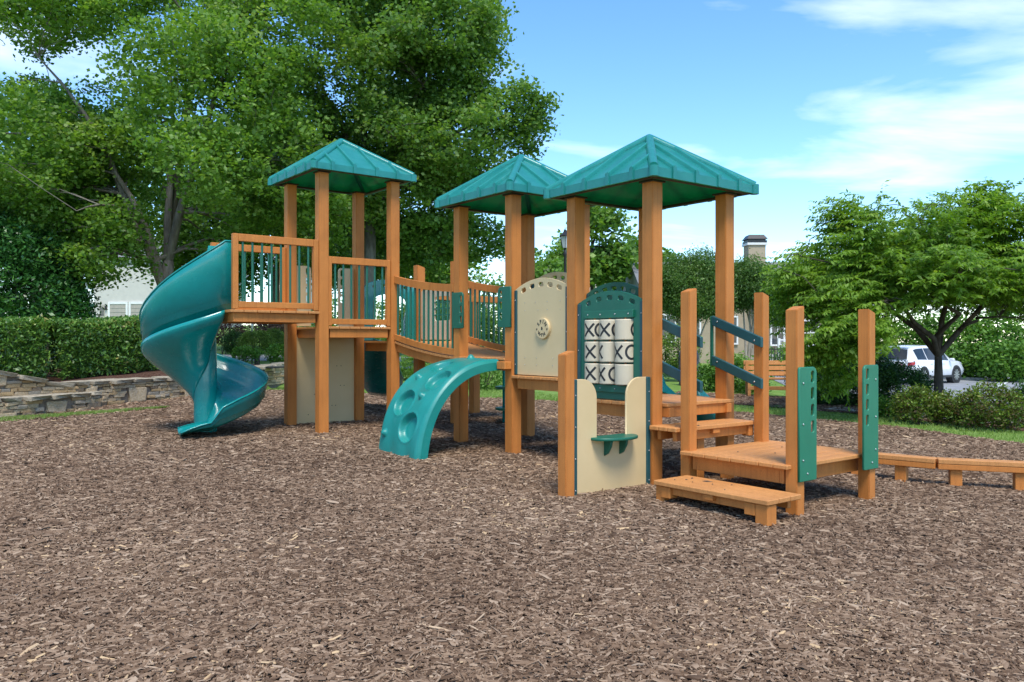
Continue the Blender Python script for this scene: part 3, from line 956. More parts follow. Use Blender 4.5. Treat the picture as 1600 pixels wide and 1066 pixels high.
# ---- handrails down the steps
def handrail(a, z_hi, z_lo):
    b_hi, b_lo = -2 * L + W + .01, SB1 - .01
    t = .02; hgt = .10
    v = []
    for b, z in ((b_hi, z_hi), (b_lo, z_lo)):
        v += [(a - t, b, z - hgt / 2), (a + t, b, z - hgt / 2), (a + t, b, z + hgt / 2), (a - t, b, z + hgt / 2)]
    mb = MB().add(v, [(0, 1, 2, 3), (7, 6, 5, 4), (0, 4, 5, 1), (1, 5, 6, 2), (2, 6, 7, 3), (3, 7, 4, 0)])
    h = mb.obj('handrail', M['trim'], PS, bev=.005)
    for b, z in ((b_hi - .07, z_hi - .015), (b_lo + .08, z_lo + .02)): bolt(h, (a - t, b, z), (-1, 0, 0), .009)
for a in (L - .022, W + .022):
    handrail(a, 1.615, 1.385); handrail(a, 1.20, 0.975)
for a in (L - .016, W + .016):
    link('rail_strap', box(.02, .035, .52, M['green'], .003), PS, (a, -2 * L + W + .028, 1.40))

# ---- climbing arch with pockets and knobs
def climber():
    b0, b1 = .20, 1.14
    NS, NT = 150, 90
    a_end, ztop = -1.14, 1.2
    def centre(s):      # s: 0 at the deck, 1 at the ground
        t = s * math.pi / 2
        ex_ = 2.25
        x = (abs(math.sin(t)) ** (2 / ex_)); y = (abs(math.cos(t)) ** (2 / ex_))
        return a_end * x * 1.0 - .03, -.12 + (ztop + .10) * y
    arc = [centre(k / 400) for k in range(401)]
    ln = np.concatenate([[0], np.cumsum([math.hypot(arc[k + 1][0] - arc[k][0], arc[k + 1][1] - arc[k][1]) for k in range(400)])])
    tot = ln[-1]
    def at(u):
        t = np.interp(u * tot, ln, np.arange(401)) / 400
        c0 = centre(max(t - .004, 0)); c1 = centre(min(t + .004, 1)); c = centre(t)
        dx, dz = c1[0] - c0[0], c1[1] - c0[1]; l_ = math.hypot(dx, dz)
        return c[0], c[1], dz / l_, -dx / l_            # point and outward normal (left-up)
    pockets = [(.235, .60, .075, .15, .07), (.385, .27, .085, .19, .075), (.575, .64, .085, .19, .08), (.72, .33, .088, .19, .08)]
    knobs = [(.04, .52), (.38, .72), (.52, .31), (.775, .84)]
    v = []; wd = b1 - b0
    for i in range(NS + 1):
        u = i / NS
        x, z, nx, nz = at(u)
        nx, nz = -abs(nx) if nx > 0 else nx, abs(nz)
        for j in range(NT + 1):
            t = j / NT                      # 0 near edge (b0), 1 far edge (b1)
            h = .006 * math.sin(9 * u + 3 * t) + .004 * math.sin(17 * t + 7 * u)
            h -= .05 * max(0, (abs(t - .5) - .44) / .06) ** 2
            for pu, pt, ru, rt, dp in pockets:
                r_ = math.hypot((u - pu) / ru, (t - pt) / rt)
                h -= dp * (1 / (1 + math.exp(min(60, (r_ - .92) * 42)))) - .006 * math.exp(-((r_ - 1.05) / .06) ** 2)
            for ku, kt in knobs:
                r_ = math.hypot((u - ku) * tot, (t - kt) * wd)
                if r_ < .05: h += .05 * (1 - (r_ / .05) ** 2.4)
            v.append((x + nx * h, b0 + wd * t, z + nz * h))
    f = [(i * (NT + 1) + j, (i + 1) * (NT + 1) + j, (i + 1) * (NT + 1) + j + 1, i * (NT + 1) + j + 1) for i in range(NS) for j in range(NT)]
    # skirts along both edges and the two ends, then an inner face
    n0 = len(v); dep = .125
    def skirt(idx, flip):
        base = len(v)
        for k in idx:
            i = k // (NT + 1); x, z, nx, nz = at(i / NS); nx, nz = -abs(nx), abs(nz)
            px, py, pz = v[k]
            side = -.012 if py < (b0 + b1) / 2 else .012
            v.append((x - nx * dep * .28, py + side, z - nz * dep * .28)); v.append((x - nx * dep, py + side * 1.4, z - nz * dep))
        m_ = len(idx)
        for q in range(m_ - 1):
            quads = [(idx[q], idx[q + 1], base + 2 * (q + 1), base + 2 * q), (base + 2 * q, base + 2 * q + 2, base + 2 * q + 3, base + 2 * q + 1)]
            for qd in quads: f.append(qd[::-1] if flip else qd)
        return base
    e0 = [i * (NT + 1) for i in range(NS + 1)]; e1 = [i * (NT + 1) + NT for i in range(NS + 1)]
    s0 = skirt(e0, False); s1 = skirt(e1, True)
    for q in range(NS):         # underside
        f.append((s0 + 2 * q + 1, s0 + 2 * q + 3, s1 + 2 * q + 3, s1 + 2 * q + 1))
    f.append(tuple([j for j in range(NT + 1)] + [s1, s1 + 1, s0 + 1, s0]))
    me = from_np('rock_climber', np.array(v), f, M['climb'])
    bm = bmesh.new(); bm.from_mesh(me); bmesh.ops.recalc_face_normals(bm, faces=bm.faces[:]); bm.to_mesh(me); bm.free()
    shade_auto(me, 50)
    o = link('rock_climber', me, PS)
    o['label'] = 'teal moulded climbing arch with pockets and knobs'
climber()

# ---- spiral slide
def spiral_slide():
    ca = T0A + .0 - .02; cbv = B1 + .98           # centre of the turn, on the deck edge line
    z_in, z_out = Z0 - .02, 0.27
    NPH = 150
    turn = R(372)
    def floor(t):
        return z_in + (z_out - z_in) * (t ** 0.93 if t < 1 else 1)
    def wall(t): return np.interp(t, [0, .06, .13, .2, .28, .36, .6, .85, .93, .975, 1.0, 1.1], [.91, .80, .67, .53, .40, .335, .31, .31, .29, .25, .10, .035])
    def lip(t): return np.interp(t, [0, .15, .8, 1, 1.1], [.9, .55, .30, .05, .03])
    Ro, Ri = .79, .14
    rows = []
    def section(t):
        H = wall(t); I = lip(t)
        return [(Ri - .03, I), (Ri, I + .004), (Ri + .008, I * .5), (Ri + .02, min(.1, I)), (Ri + .07, .02), (.26, -.012), (.40, -.022), (.54, -.014), (.66, .012), (.725, .05),
                (.75, min(.11, H * .5)), (.768, min(.115, H * .52)), (.765, min(.20, H * .7)), (.785, min(.212, H * .73)), (Ro - .005, H * .86), (Ro, H - .012), (Ro + .014, H + .006), (Ro + .032, H - .006)]
    for i in range(NPH + 1):
        t = i / NPH
        ph = -math.pi / 2 - turn * t            # local frame: starts at -b of the centre and turns clockwise
        c, s = math.cos(ph), math.sin(ph)
        z = floor(t)
        rows.append([(ca + r_ * c, cbv + r_ * s, z + dz) for r_, dz in section(t)])
    # short straight entry between the deck posts
    pre = []
    for q in (.15, .10, .05):
        pre.append([(x + q, y, z + .0 * q) for x, y, z in rows[0]])
    rows[:0] = pre
    # straight run-out lip
    ph = -math.pi / 2 - turn
    tx, ty = math.sin(ph), -math.cos(ph)
    for k in range(1, 7):
        q = k / 6
        rows.append([(ca + r_ * math.cos(ph) + tx * .36 * q, cbv + r_ * math.sin(ph) + ty * .36 * q, floor(1) + dz - .05 * q * q) for r_, dz in section(1 + .1 * q)])
    m_ = len(rows[0])
    v = [p for r_ in rows for p in r_]
    f = [(i * m_ + j, i * m_ + j + 1, (i + 1) * m_ + j + 1, (i + 1) * m_ + j) for i in range(len(rows) - 1) for j in range(m_ - 1)]
    me = from_np('spiral_slide', np.array(v), f, M['teal'], True)
    o = link('spiral_slide', me, PS)
    md = o.modifiers.new('shell', 'SOLIDIFY'); md.thickness = .022; md.offset = 1
    o['label'] = 'teal spiral slide curling down from the high deck'
    # moulded underside sloping from the outer wall in to the column
    un = []
    for i in range(70):
        t = .66 * i / 69
        ph = -math.pi / 2 - turn * t; c, s = math.cos(ph), math.sin(ph); z = floor(t)
        A = float(np.interp(t, [0, .05, .36, .66], [.95, 1.0, 1.0, .12]))
        rowu = []
        for r_, dz in ((.795, .02), (.792, -.03), (.77, -.075), (.71, -.135), (.62, -.205), (.49, -.30), (.36, -.40), (.25, -.50), (.17, -.60), (.15, -.68)):
            rowu.append((ca + r_ * c, cbv + r_ * s, max(z + (dz if dz > -.08 else -.075 + (dz + .075) * A), .28)))
        un.append(rowu)
    mu = len(un[0])
    fu = [(i * mu + j, i * mu + j + 1, (i + 1) * mu + j + 1, (i + 1) * mu + j) for i in range(len(un) - 1) for j in range(mu - 1)]
    uo = link('underside', from_np('underside', np.array([q for r_ in un for q in r_]), fu, M['teal'], True), o)
    md = uo.modifiers.new('shell', 'SOLIDIFY'); md.thickness = .012; md.offset = 0
    # hollow centre column
    mb = MB(); mb.tube([(ca, cbv, -.1), (ca, cbv, .6), (ca, cbv, 1.35), (ca, cbv, 1.75)], [.15, .15, .145, .10], 24)
    c = mb.obj('centre_column', M['teal'], o); shade_auto(c.data)
    # entrance hood wall: straight side between the deck and the turn
    mb = MB(); mb.tube([(ca + .1, cbv - .55, .0), (ca + .1, cbv - .55, .17)], .03, 10)
    mb.obj('support_leg', M['darkmetal'], o)
spiral_slide()

# ---- second slide at the back, off the crossing deck
def back_slide():
    a_c = DX + W + .5; b_s = B1 + L + W - .02
    pts = []
    N = 34
    for k in range(N + 1):
        t = k / N
        z = Z4 - .0 - (Z4 - .33) * (t ** 1.15 if t < .9 else .9 ** 1.15 + (t - .9) * .6)
        pts.append(Vector((a_c + .95 * (t ** 1.6), b_s + 2.2 * t - .3 * t * t, max(z, .26))))
    sec = [(-.37, .30), (-.36, .31), (-.33, .08), (-.27, .01), (0, -.02), (.27, .01), (.33, .08), (.36, .31), (.37, .30)]
    v = []
    for i, p in enumerate(pts):
        d = pts[min(i + 1, N)] - pts[max(i - 1, 0)]; d.z = 0; d.normalize()
        sd_ = Vector((d.y, -d.x, 0))
        k = 1.0 if i > 6 else 1 + (6 - i) / 6 * 1.2
        for x, z in sec: v.append(p + sd_ * x + Vector((0, 0, z * k)))
    m_ = len(sec)
    f = [(i * m_ + j, i * m_ + j + 1, (i + 1) * m_ + j + 1, (i + 1) * m_ + j) for i in range(N) for j in range(m_ - 1)]
    o = link('straight_slide', from_np('straight_slide', np.array([tuple(q) for q in v]), f, M['teal'], True), PS)
    md = o.modifiers.new('shell', 'SOLIDIFY'); md.thickness = .02; md.offset = 1
    o['label'] = 'dark teal slide at the back beneath the bridge end'
    w = PW - .02
    out = [(0, 0), (.17, 0), (.17, .62)]
    for k in range(9): t = R(180 - 180 * k / 8); out.append((w / 2 + (w / 2 - .17) * math.cos(t), .62 + .12 * math.sin(t)))
    out += [(w - .17, .62), (w - .17, 0), (w, 0), (w, .80)]
    for k in range(1, 9): t = R(180 * k / 8); out.append((w / 2 + w / 2 * math.cos(t), .80 + .17 * math.sin(t)))
    hl = [slot(w * q, .83 + .05 * (1 - abs(2 * q - 1)), .06, .04) for q in (.2, .4, .6, .8)]
    plate('slide_hood', out, hl, .03, M['teal'], (DX + W + .012, B1 + L + .07, Z4 + .01), (1, 0, 0), PS)
back_slide()

# ---- pod climber at the far corner
def pods():
    mb = MB()
    bx_, by_ = 2.05, B1 - .42
    pts = [(bx_ - .24, by_ + .20, -.1), (bx_ - .24, by_ + .20, 2.15)]
    for k in range(1, 9):
        t = R(180 - 22.5 * k); pts.append((bx_ - .09 + .15 * math.cos(t), by_ + .20 - .02 * k, 2.15 + .15 * math.sin(t)))
    pts.append((bx_ + .06, by_ + .04, -.1))
    mb.tube(pts, .021, 10)
    o = mb.obj('pod_climber', M['teal'], PS, smooth=True)
    for x, y, z in ((bx_ - .09, by_ + .12, .35), (bx_ - .09, by_ + .12, .68)):
        q = MB(); q.tube([(x, y, z - .022), (x, y, z - .018), (x, y, z + .014), (x, y, z + .02)], [.28, .30, .30, .27], 28)
        d = q.obj('pod', M['green'], o); shade_auto(d.data)
pods()
# low teal slide on the far side of the roofed deck
def far_slide():
    N = 20; sec = [(-.25, .2), (-.24, .205), (-.22, .02), (0, 0), (.22, .02), (.24, .205), (.25, .2)]
    v = []
    for k in range(N + 1):
        t = k / N
        p = Vector((L + W + .8 * t, -1.36, Z3 - .52 * (t ** .95)))
        kk = 1 + 1.0 * max(0, 1 - t * 5)
        for x, z in sec: v.append((p.x, p.y + x, p.z + z * kk))
    m_ = len(sec)
    f = [(i * m_ + j, i * m_ + j + 1, (i + 1) * m_ + j + 1, (i + 1) * m_ + j) for i in range(N) for j in range(m_ - 1)]
    o = link('low_slide', from_np('low_slide', np.array(v), f, M['teal'], True), PS)
    md = o.modifiers.new('shell', 'SOLIDIFY'); md.thickness = .018; md.offset = 1
far_slide()

# ------------------------------------------------------------------ balance beam
def balance_beam():
    P0, P1, P2 = Vector((3.40, 8.62, 0)), Vector((4.17, 7.96, 0)), Vector((5.75, 7.42, 0))
    o = empty('balance_beam', (P1.x, P1.y, gh(P1.x, P1.y)), 0, 'low orange-brown balance beam of two lengths on stub legs', 'balance beam')
    base = o.location
    for a, b in ((P0, P1), (P1, P2)):
        d = (b - a); ln = d.length; ang = math.atan2(d.y, d.x); mid = (a + b) / 2
        for z0, z1, wd in ((.205, .250, .15), (.15, .2035, .145)):
            t = link('beam', box(ln - .004, wd, z1 - z0, M['plank'] if z1 > .24 else M['lumber'], .005), o, (mid.x - base.x, mid.y - base.y, (z0 + z1) / 2 - base.z), (0, 0, ang))
    for x, y, r_ in ((3.60, 8.45, -.7), (3.93, 8.18, -.7), (4.33, 7.92, -.33), (4.85, 7.74, -.33), (5.6, 7.48, -.33)):
        g = gh(x, y) - .1
        link('leg', box(.105, .105, .148 - g, M['lumber'], .005), o, (x - base.x, y - base.y, (.148 + g) / 2 - base.z), (0, 0, r_))
balance_beam()
#@@BACKGROUND
# ------------------------------------------------------------------ foliage helpers
def leaves(name, c, size, aspect, mat, parent=None, droop=0.2, flat=0.5, jitter=0.16, rnd=None, kind=None, fold=0.12):
    """one folded diamond-shaped blade at every centre in c"""
    n = len(c)
    d = RNG.normal(size=(n, 3)); d[:, 2] = d[:, 2] * (1 - flat) - droop
    d /= np.linalg.norm(d, axis=1, keepdims=True)
    up = RNG.normal(size=(n, 3)) * 0.75; up[:, 2] += 0.9
    s = np.cross(d, up); s /= np.linalg.norm(s, axis=1, keepdims=True) + 1e-9
    nn = np.cross(s, d)
    ln = (size * np.exp(RNG.normal(0, jitter, n)))[:, None]
    w = ln * aspect
    v = np.stack([c - d * ln * .5, c + s * w * .5 - nn * w * fold + d * ln * .04, c + d * ln * .5 - nn * ln * .08, c - s * w * .5 - nn * w * fold + d * ln * .04], 1)
    f = np.arange(n * 4).reshape(n, 4)
    if rnd is None: rnd = RNG.uniform(0, 1, n)
    me = from_np(name, v.reshape(-1, 3), f, mat, False, np.repeat(np.clip(rnd, 0, 1), 4))
    o = link(name, me, parent)
    if kind: o['kind'] = kind
    return o

def wob(p, sc, seed):
    """cheap smooth 3-D noise in about [-1, 1]"""
    q = p * sc
    return (np.sin(q[:, 0] * 1.7 + 1.3 * np.sin(q[:, 1] * 1.1 + seed) + seed * 2.1) + np.sin(q[:, 1] * 1.9 + 1.2 * np.sin(q[:, 2] * 1.3 + seed * .7)) + np.sin(q[:, 2] * 1.6 + 1.4 * np.sin(q[:, 0] * .9 - seed))) / 3

def crown_points(ells, n_cl, per, spread, inner=0.55, gap=-0.25, gsc=1.0, seed=1.0, flatten=0.5):
    """leaf positions: clumps in the outer part of a union of ellipsoids, with gaps"""
    vol = np.array([e[3] * e[4] * e[5] for e in ells]) ** (2 / 3)
    idx = RNG.choice(len(ells), n_cl, p=vol / vol.sum())
    E_ = np.array(ells)[idx]
    d = RNG.normal(size=(n_cl, 3)); d /= np.linalg.norm(d, axis=1, keepdims=True)
    r = RNG.uniform(inner ** 2, 1.0, n_cl) ** 0.5
    r *= 1 + 0.10 * wob(d * 3 + E_[:, :3], 1.0, seed)
    c = E_[:, :3] + d * E_[:, 3:6] * r[:, None]
    keep = np.ones(n_cl, bool)
    for e in ells:
        q = (c - np.array(e[:3])) / np.array(e[3:6])
        keep &= (np.linalg.norm(q, axis=1) > inner * 0.9)
    keep &= wob(c, gsc, seed) > gap
    c = c[keep]
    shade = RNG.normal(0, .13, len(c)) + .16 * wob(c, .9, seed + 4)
    k = len(c)
    off = RNG.normal(size=(k, per, 3)) * spread
    off[:, :, 2] = off[:, :, 2] * flatten - 0.25 * np.abs(off[:, :, 0]) * 0.5
    pts = (c[:, None, :] + off).reshape(-1, 3)
    rn = np.repeat(shade, per) + RNG.normal(0, .13, k * per) + .42 + np.clip(off[:, :, 2].ravel() / (spread * flatten + 1e-6), -1.2, 2.0) * .13  # upper leaves of a clump lighter: clump shading painted into the young-tip colour
    return pts, rn, c

def limbs(trunk, ends, r0, name, mat, parent, sub=None, nsub=0, seed=0, wig=.35, nmain=5):
    """tapered trunk, limbs to the given ends, thinner branches to a sample of clumps: one mesh"""
    rd = random.Random(seed)
    mb = MB()
    n = len(trunk)
    rt = [r0 * (1.25 if i == 0 else 1 - .45 * i / (n - 1)) for i in range(n)]
    mb.tube(trunk, rt, 10)
    nodes = []
    for k, e in enumerate(ends):
        st = Vector(trunk[-1]) if len(e) == 3 else Vector(trunk[min(e[3], n - 1)])
        e_ = Vector(e[:3]); rs = r0 * .5
        if k >= nmain and nodes:            # later limbs leave an earlier limb part of the way along
            st, rs = min(nodes, key=lambda q: (q[0] - e_).length + max(0, q[0].z - e_.z) + (2.0 if q[1] < r0 * .16 else 0))
            st = Vector(st); rs *= .75
        ln = (e_ - st).length
        pts = []
        for i in range(7):
            t = i / 6
            p = st.lerp(e_, t) + Vector((rd.uniform(-1, 1), rd.uniform(-1, 1), 0)) * wig * .3 * math.sin(math.pi * t)
            p.z += .12 * ln * math.sin(math.pi * t)
            pts.append(p)
        rr = [max(.007, rs * (1 - .86 * i / 6)) for i in range(7)]
        mb.tube(pts, rr, 7, caps=False)
        nodes += [(p, r_) for p, r_ in zip(pts[1:], rr[1:])]
    if sub is not None and nsub:
        sel = sub[RNG.choice(len(sub), min(nsub, len(sub)), replace=False)]
        for c in sel:
            c = Vector(c)
            st, r_ = min(nodes, key=lambda q: (q[0] - c).length + max(0, q[0].z - c.z) * .8)
            pts = []
            for i in range(5):
                t = i / 4; p = st.lerp(c, t); p.z += .1 * (c - st).length * math.sin(math.pi * t)
                p += Vector((rd.uniform(-1, 1), rd.uniform(-1, 1), rd.uniform(-1, 1))) * .05 * (c - st).length * math.sin(math.pi * t)
                pts.append(p)
            mb.tube(pts, [max(.008, r_ * .55 * (1 - .8 * i / 4)) for i in range(5)], 5, caps=False)
    return mb.obj(name, mat, parent, smooth=True)

M['bark'] = surf('grey_bark', (0.10, 0.085, 0.07), (0.24, 0.215, 0.18), 9, 0.95, 0.9, 28, stretch=(1, 1, .3), spec=.1, bdist=.03)
M['dark_bark'] = surf('dark_bark', (0.05, 0.04, 0.032), (0.115, 0.092, 0.074), 12, 0.95, 0.8, 30, stretch=(1, 1, .35), spec=.1, bdist=.02)
M['pale_bark'] = surf('pale_smooth_bark', (0.30, 0.24, 0.19), (0.46, 0.39, 0.32), 9, 0.8, stretch=(1, 1, .3))
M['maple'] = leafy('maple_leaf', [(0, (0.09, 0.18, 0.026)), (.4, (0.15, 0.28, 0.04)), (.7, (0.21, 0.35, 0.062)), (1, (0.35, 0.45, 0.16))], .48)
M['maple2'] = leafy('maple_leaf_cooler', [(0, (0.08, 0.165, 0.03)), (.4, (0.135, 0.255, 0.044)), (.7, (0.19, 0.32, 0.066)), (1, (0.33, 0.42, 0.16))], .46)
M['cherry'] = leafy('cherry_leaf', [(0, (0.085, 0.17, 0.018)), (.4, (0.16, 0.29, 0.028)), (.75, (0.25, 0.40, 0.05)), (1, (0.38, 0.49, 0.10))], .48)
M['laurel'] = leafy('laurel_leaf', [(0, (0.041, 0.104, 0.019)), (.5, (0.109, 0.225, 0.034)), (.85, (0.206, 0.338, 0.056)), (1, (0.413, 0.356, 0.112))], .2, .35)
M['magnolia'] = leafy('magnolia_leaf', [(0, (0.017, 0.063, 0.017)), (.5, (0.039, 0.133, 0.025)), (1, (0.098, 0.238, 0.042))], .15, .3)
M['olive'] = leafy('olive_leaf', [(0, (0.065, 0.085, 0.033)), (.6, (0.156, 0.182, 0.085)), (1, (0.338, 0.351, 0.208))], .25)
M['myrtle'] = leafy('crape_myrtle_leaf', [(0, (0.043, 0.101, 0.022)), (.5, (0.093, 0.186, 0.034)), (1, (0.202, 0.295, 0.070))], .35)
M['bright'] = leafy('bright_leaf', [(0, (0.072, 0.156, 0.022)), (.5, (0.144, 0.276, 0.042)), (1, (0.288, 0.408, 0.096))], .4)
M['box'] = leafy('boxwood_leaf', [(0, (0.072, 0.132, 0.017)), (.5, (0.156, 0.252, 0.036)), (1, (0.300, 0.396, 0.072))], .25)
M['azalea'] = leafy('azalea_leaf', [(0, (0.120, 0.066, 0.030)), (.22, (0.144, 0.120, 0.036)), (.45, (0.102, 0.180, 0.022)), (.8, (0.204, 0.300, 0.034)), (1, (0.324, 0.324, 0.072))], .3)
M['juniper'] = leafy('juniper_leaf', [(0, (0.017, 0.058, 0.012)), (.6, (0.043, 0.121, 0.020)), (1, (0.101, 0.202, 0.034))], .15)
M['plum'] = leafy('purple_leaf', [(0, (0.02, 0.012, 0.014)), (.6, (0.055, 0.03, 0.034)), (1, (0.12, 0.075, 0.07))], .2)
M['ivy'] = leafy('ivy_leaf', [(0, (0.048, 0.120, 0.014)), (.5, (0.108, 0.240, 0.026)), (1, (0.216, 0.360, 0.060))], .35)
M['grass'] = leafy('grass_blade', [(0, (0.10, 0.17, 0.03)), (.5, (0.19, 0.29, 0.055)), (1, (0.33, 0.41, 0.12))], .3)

def at_px(px, y):           # world x of a photo column at distance y
    return (px - 800) / 1267 * y
def z_px(py, y):
    return 1.4 - (py - 533.3) / 1267 * y

# ------------------------------------------------------------------ big trees on the left
def big_tree(name, label, x, y, ells, trunk, ends, r0, leafm, n_cl, per, spread, size, bark='bark', seed=1, gap=-.25, aspect=.85, nsub=140, inner=.5, group=None, gsc=.75, cat='tree', droop=.25):
    g = gh(x, y)
    t = empty(name, (x, y, g), 0, label, cat, group)
    pts, rn, c = crown_points(ells, n_cl, per, spread, inner, gap, gsc, seed)
    base = np.array([x, y, g])
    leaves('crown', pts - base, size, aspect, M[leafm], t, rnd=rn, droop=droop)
    tr = [Vector(p) - Vector(base) for p in trunk]
    en = [tuple(Vector(e[:3]) - Vector(base)) + tuple(e[3:]) for e in ends]
    limbs(tr, en, r0, 'trunk', M[bark], t, c - base, nsub, int(seed * 10))
    return t

def E_px(px, py, y, rx, rz, ry=None):
    """ellipsoid centred on a photo position at distance y, radii in metres"""
    return (at_px(px, y), y, z_px(py, y), rx, ry or rx, rz)

# first maple: forked grey trunk behind the hedge
Y = 21.5
xA = at_px(258, Y); gA = gh(xA, Y)
trunkA = [(xA, Y, gA - .2), (xA + .02, Y, gA + 1.2), (xA + .02, Y, 2.6), (at_px(263, Y), Y, z_px(408, Y))]
endsA = [(at_px(150, 20.5), 20.5, z_px(215, 20.5), 2), (at_px(60, 20), 20, z_px(90, 20), 2), (at_px(268, Y), Y, z_px(120, Y)), (at_px(380, 20), 20, z_px(60, 20)), (at_px(330, 23.5), 23.5, z_px(-30, 23.5)),
         (at_px(200, 24), 24, z_px(-60, 24)), (at_px(420, 19.5), 19.5, z_px(250, 19.5)), (at_px(270, 17.8), 17.8, z_px(240, 17.8)), (at_px(120, 18.5), 18.5, z_px(330, 18.5))]
ellA = [E_px(330, 150, 19.5, 2.3, 1.9), E_px(312, 262, 18.2, 1.5, 1.05), E_px(275, 45, 21.5, 1.8, 1.9), E_px(420, 60, 21, 2.4, 2.2), E_px(60, 20, 20.5, 2.3, .95), E_px(300, -60, 22.5, 3.2, 2.2), E_px(30, 230, 20, 1.9, 1.6),
        E_px(70, 330, 21, 1.6, 1.2), E_px(165, 405, 20.8, 1.3, .7), E_px(115, 300, 21.5, 1.5, 1.2), E_px(40, 150, 22, 1.2, .6), E_px(205, 345, 20.3, 1.0, .62), E_px(335, 345, 21, 1.2, .75), E_px(120, 240, 20.5, 1.1, .8), E_px(430, 250, 20.5, 1.9, 1.7), E_px(360, 365, 22.5, 1.1, .8), E_px(150, 250, 23.5, 2.2, 2.2), E_px(90, -40, 22, 2.6, 1.6), E_px(470, 330, 22, 1.5, 1.2), E_px(200, 235, 21.5, 1.3, 1.0)]
big_tree('maple_tree', 'tall maple with forked grey trunk rising behind the teal spiral slide', xA, Y, ellA, trunkA, endsA, .25, 'maple', 5200, 34, .18, .105, seed=1.7, gap=-.30)

# second maple behind the roofed towers
Y = 25.0
xB = at_px(572, Y); gB = gh(xB, Y)
trunkB = [(xB, Y, gB - .2), (xB, Y, gB + 1.4), (xB + .1, Y, gB + 2.8), (at_px(580, Y), Y, z_px(330, Y))]
endsB = [(at_px(560, Y), Y, z_px(60, Y)), (at_px(680, 24), 24, z_px(110, 24)), (at_px(760, 24), 24, z_px(190, 24)), (at_px(720, 26), 26, z_px(20, 26)), (at_px(480, 24), 24, z_px(100, 24)), (at_px(640, 23), 23, z_px(-60, 23)),
         (at_px(800, 25), 25, z_px(230, 25)), (at_px(700, 24), 24, z_px(320, 24), 2), (at_px(500, 24), 24, z_px(300, 24), 2), (at_px(600, 22), 22, z_px(200, 22))]
ellB = [E_px(690, 40, 24.5, 2.1, 1.9), E_px(770, 190, 25, 1.75, 1.3), E_px(800, 175, 24.5, 1.15, .8), E_px(650, 130, 23, 2.2, 2.0), E_px(560, 120, 25, 2.6, 2.4), E_px(580, -20, 25, 2.8, 2.0), E_px(720, 280, 25, 1.5, .9), E_px(760, 115, 25, 1.1, .9), E_px(735, 15, 25, 1.0, 1.0),
        E_px(640, 300, 25, 2.3, 1.5), E_px(530, 290, 25.5, 2.2, 1.7), E_px(680, 380, 26, 1.5, 1.0), E_px(560, 400, 27, 2.2, .9), E_px(700, 210, 23.5, 1.8, 1.4), E_px(480, 200, 26, 2.3, 2.2), E_px(745, 375, 27, 1.2, .8), E_px(620, 215, 27, 2.4, 2.0)]
big_tree('maple_tree', 'broad maple standing behind the two left roofs with branches against the sky', xB, Y, ellB, trunkB, endsB, .28, 'maple2', 6000, 32, .20, .118, seed=3.1, gap=-.34, nsub=220)

# dark trees closing the left edge
Y = 30.0
xC = at_px(60, Y)
ellC = [E_px(20, 250, Y, 3.2, 3.0), E_px(120, 360, Y, 2.6, 1.7), E_px(60, 330, Y + 3, 3.4, 2.4), E_px(-60, 380, Y, 2.6, 2.2), E_px(230, 300, Y + 4, 3.4, 2.4), E_px(340, 340, Y + 4, 2.6, 1.8)]
big_tree('oak_tree', 'shaded tree at the far left behind the dark evergreen shrub', xC, Y, ellC, [(xC, Y, gh(xC, Y) - .2), (xC, Y, 3.5), (xC, Y, 5.0)],
         [(at_px(20, Y), Y, 8.5), (at_px(120, Y), Y, 7), (at_px(-60, Y), Y, 6), (at_px(230, Y + 3), Y + 3, 7.5), (at_px(80, Y), Y, 11)], .25, 'maple2', 1900, 34, .38, .16, seed=5.3, gap=-.3, nsub=60)
Y = 36.0
xD = at_px(430, Y)
ellD = [E_px(430, 330, Y, 3.2, 3.0), E_px(540, 380, Y, 2.8, 2.0), E_px(640, 400, Y, 2.6, 1.6), E_px(330, 420, Y, 2.3, 1.3), E_px(700, 420, Y + 2, 2.2, 1.3)]
big_tree('oak_tree', 'leafy tree filling the gap behind the high deck railing', xD, Y, ellD, [(xD, Y, gh(xD, Y) - .2), (xD, Y, 4.0), (xD + .2, Y, 5.5)],
         [(at_px(430, Y), Y, 9), (at_px(540, Y), Y, 6.6), (at_px(640, Y), Y, 5.8), (at_px(340, Y), Y, 5.2)], .22, 'maple', 1900, 32, .40, .17, seed=6.1, gap=-.3, nsub=60)

# evergreen shrub, olive-grey shrub and cypress at the left
def shrub(name, label, cat, ells, leafm, n_cl, per, spread, size, aspect=.5, gap=-.8, stem=True, group=None, inner=.75, seed=2., droop=.1, gsc=2.5, flatten=.8, bark='dark_bark', flat=.3):
    x, y = ells[0][0], ells[0][1]; g = gh(x, y)
    t = empty(name, (x, y, g), 0, label, cat, group)
    base = np.array([x, y, g])
    pts, rn, c = crown_points(ells, n_cl, per, spread, inner, gap, gsc, seed, flatten)
    k = pts[:, 2] > ground_h(pts[:, 0], pts[:, 1]) + .01
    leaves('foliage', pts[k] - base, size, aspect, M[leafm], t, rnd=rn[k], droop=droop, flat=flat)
    if stem:
        rd = random.Random(int(seed * 13))
        mb = MB()
        for q in range(9):
            e = ells[rd.randrange(len(ells))]
            ex_, ey_ = e[0] + rd.uniform(-.6, .6) * e[3], e[1] + rd.uniform(-.6, .6) * e[4]
            x0, y0 = e[0] + rd.uniform(-.3, .3) * e[3] * .5, e[1] + rd.uniform(-.3, .3) * e[4] * .5
            zt_ = e[2] + .45 * e[5]
            mb.tube([(x0 - x, y0 - y, gh(x0, y0) - g - .05), ((x0 + ex_) / 2 - x, (y0 + ey_) / 2 - y, (gh(x0, y0) + zt_) / 2 - g), (ex_ - x, ey_ - y, zt_ - g)], [.02, .014, .006], 5)
        tag(mb.obj('stems', M[bark], t), kind='stuff')
    return t
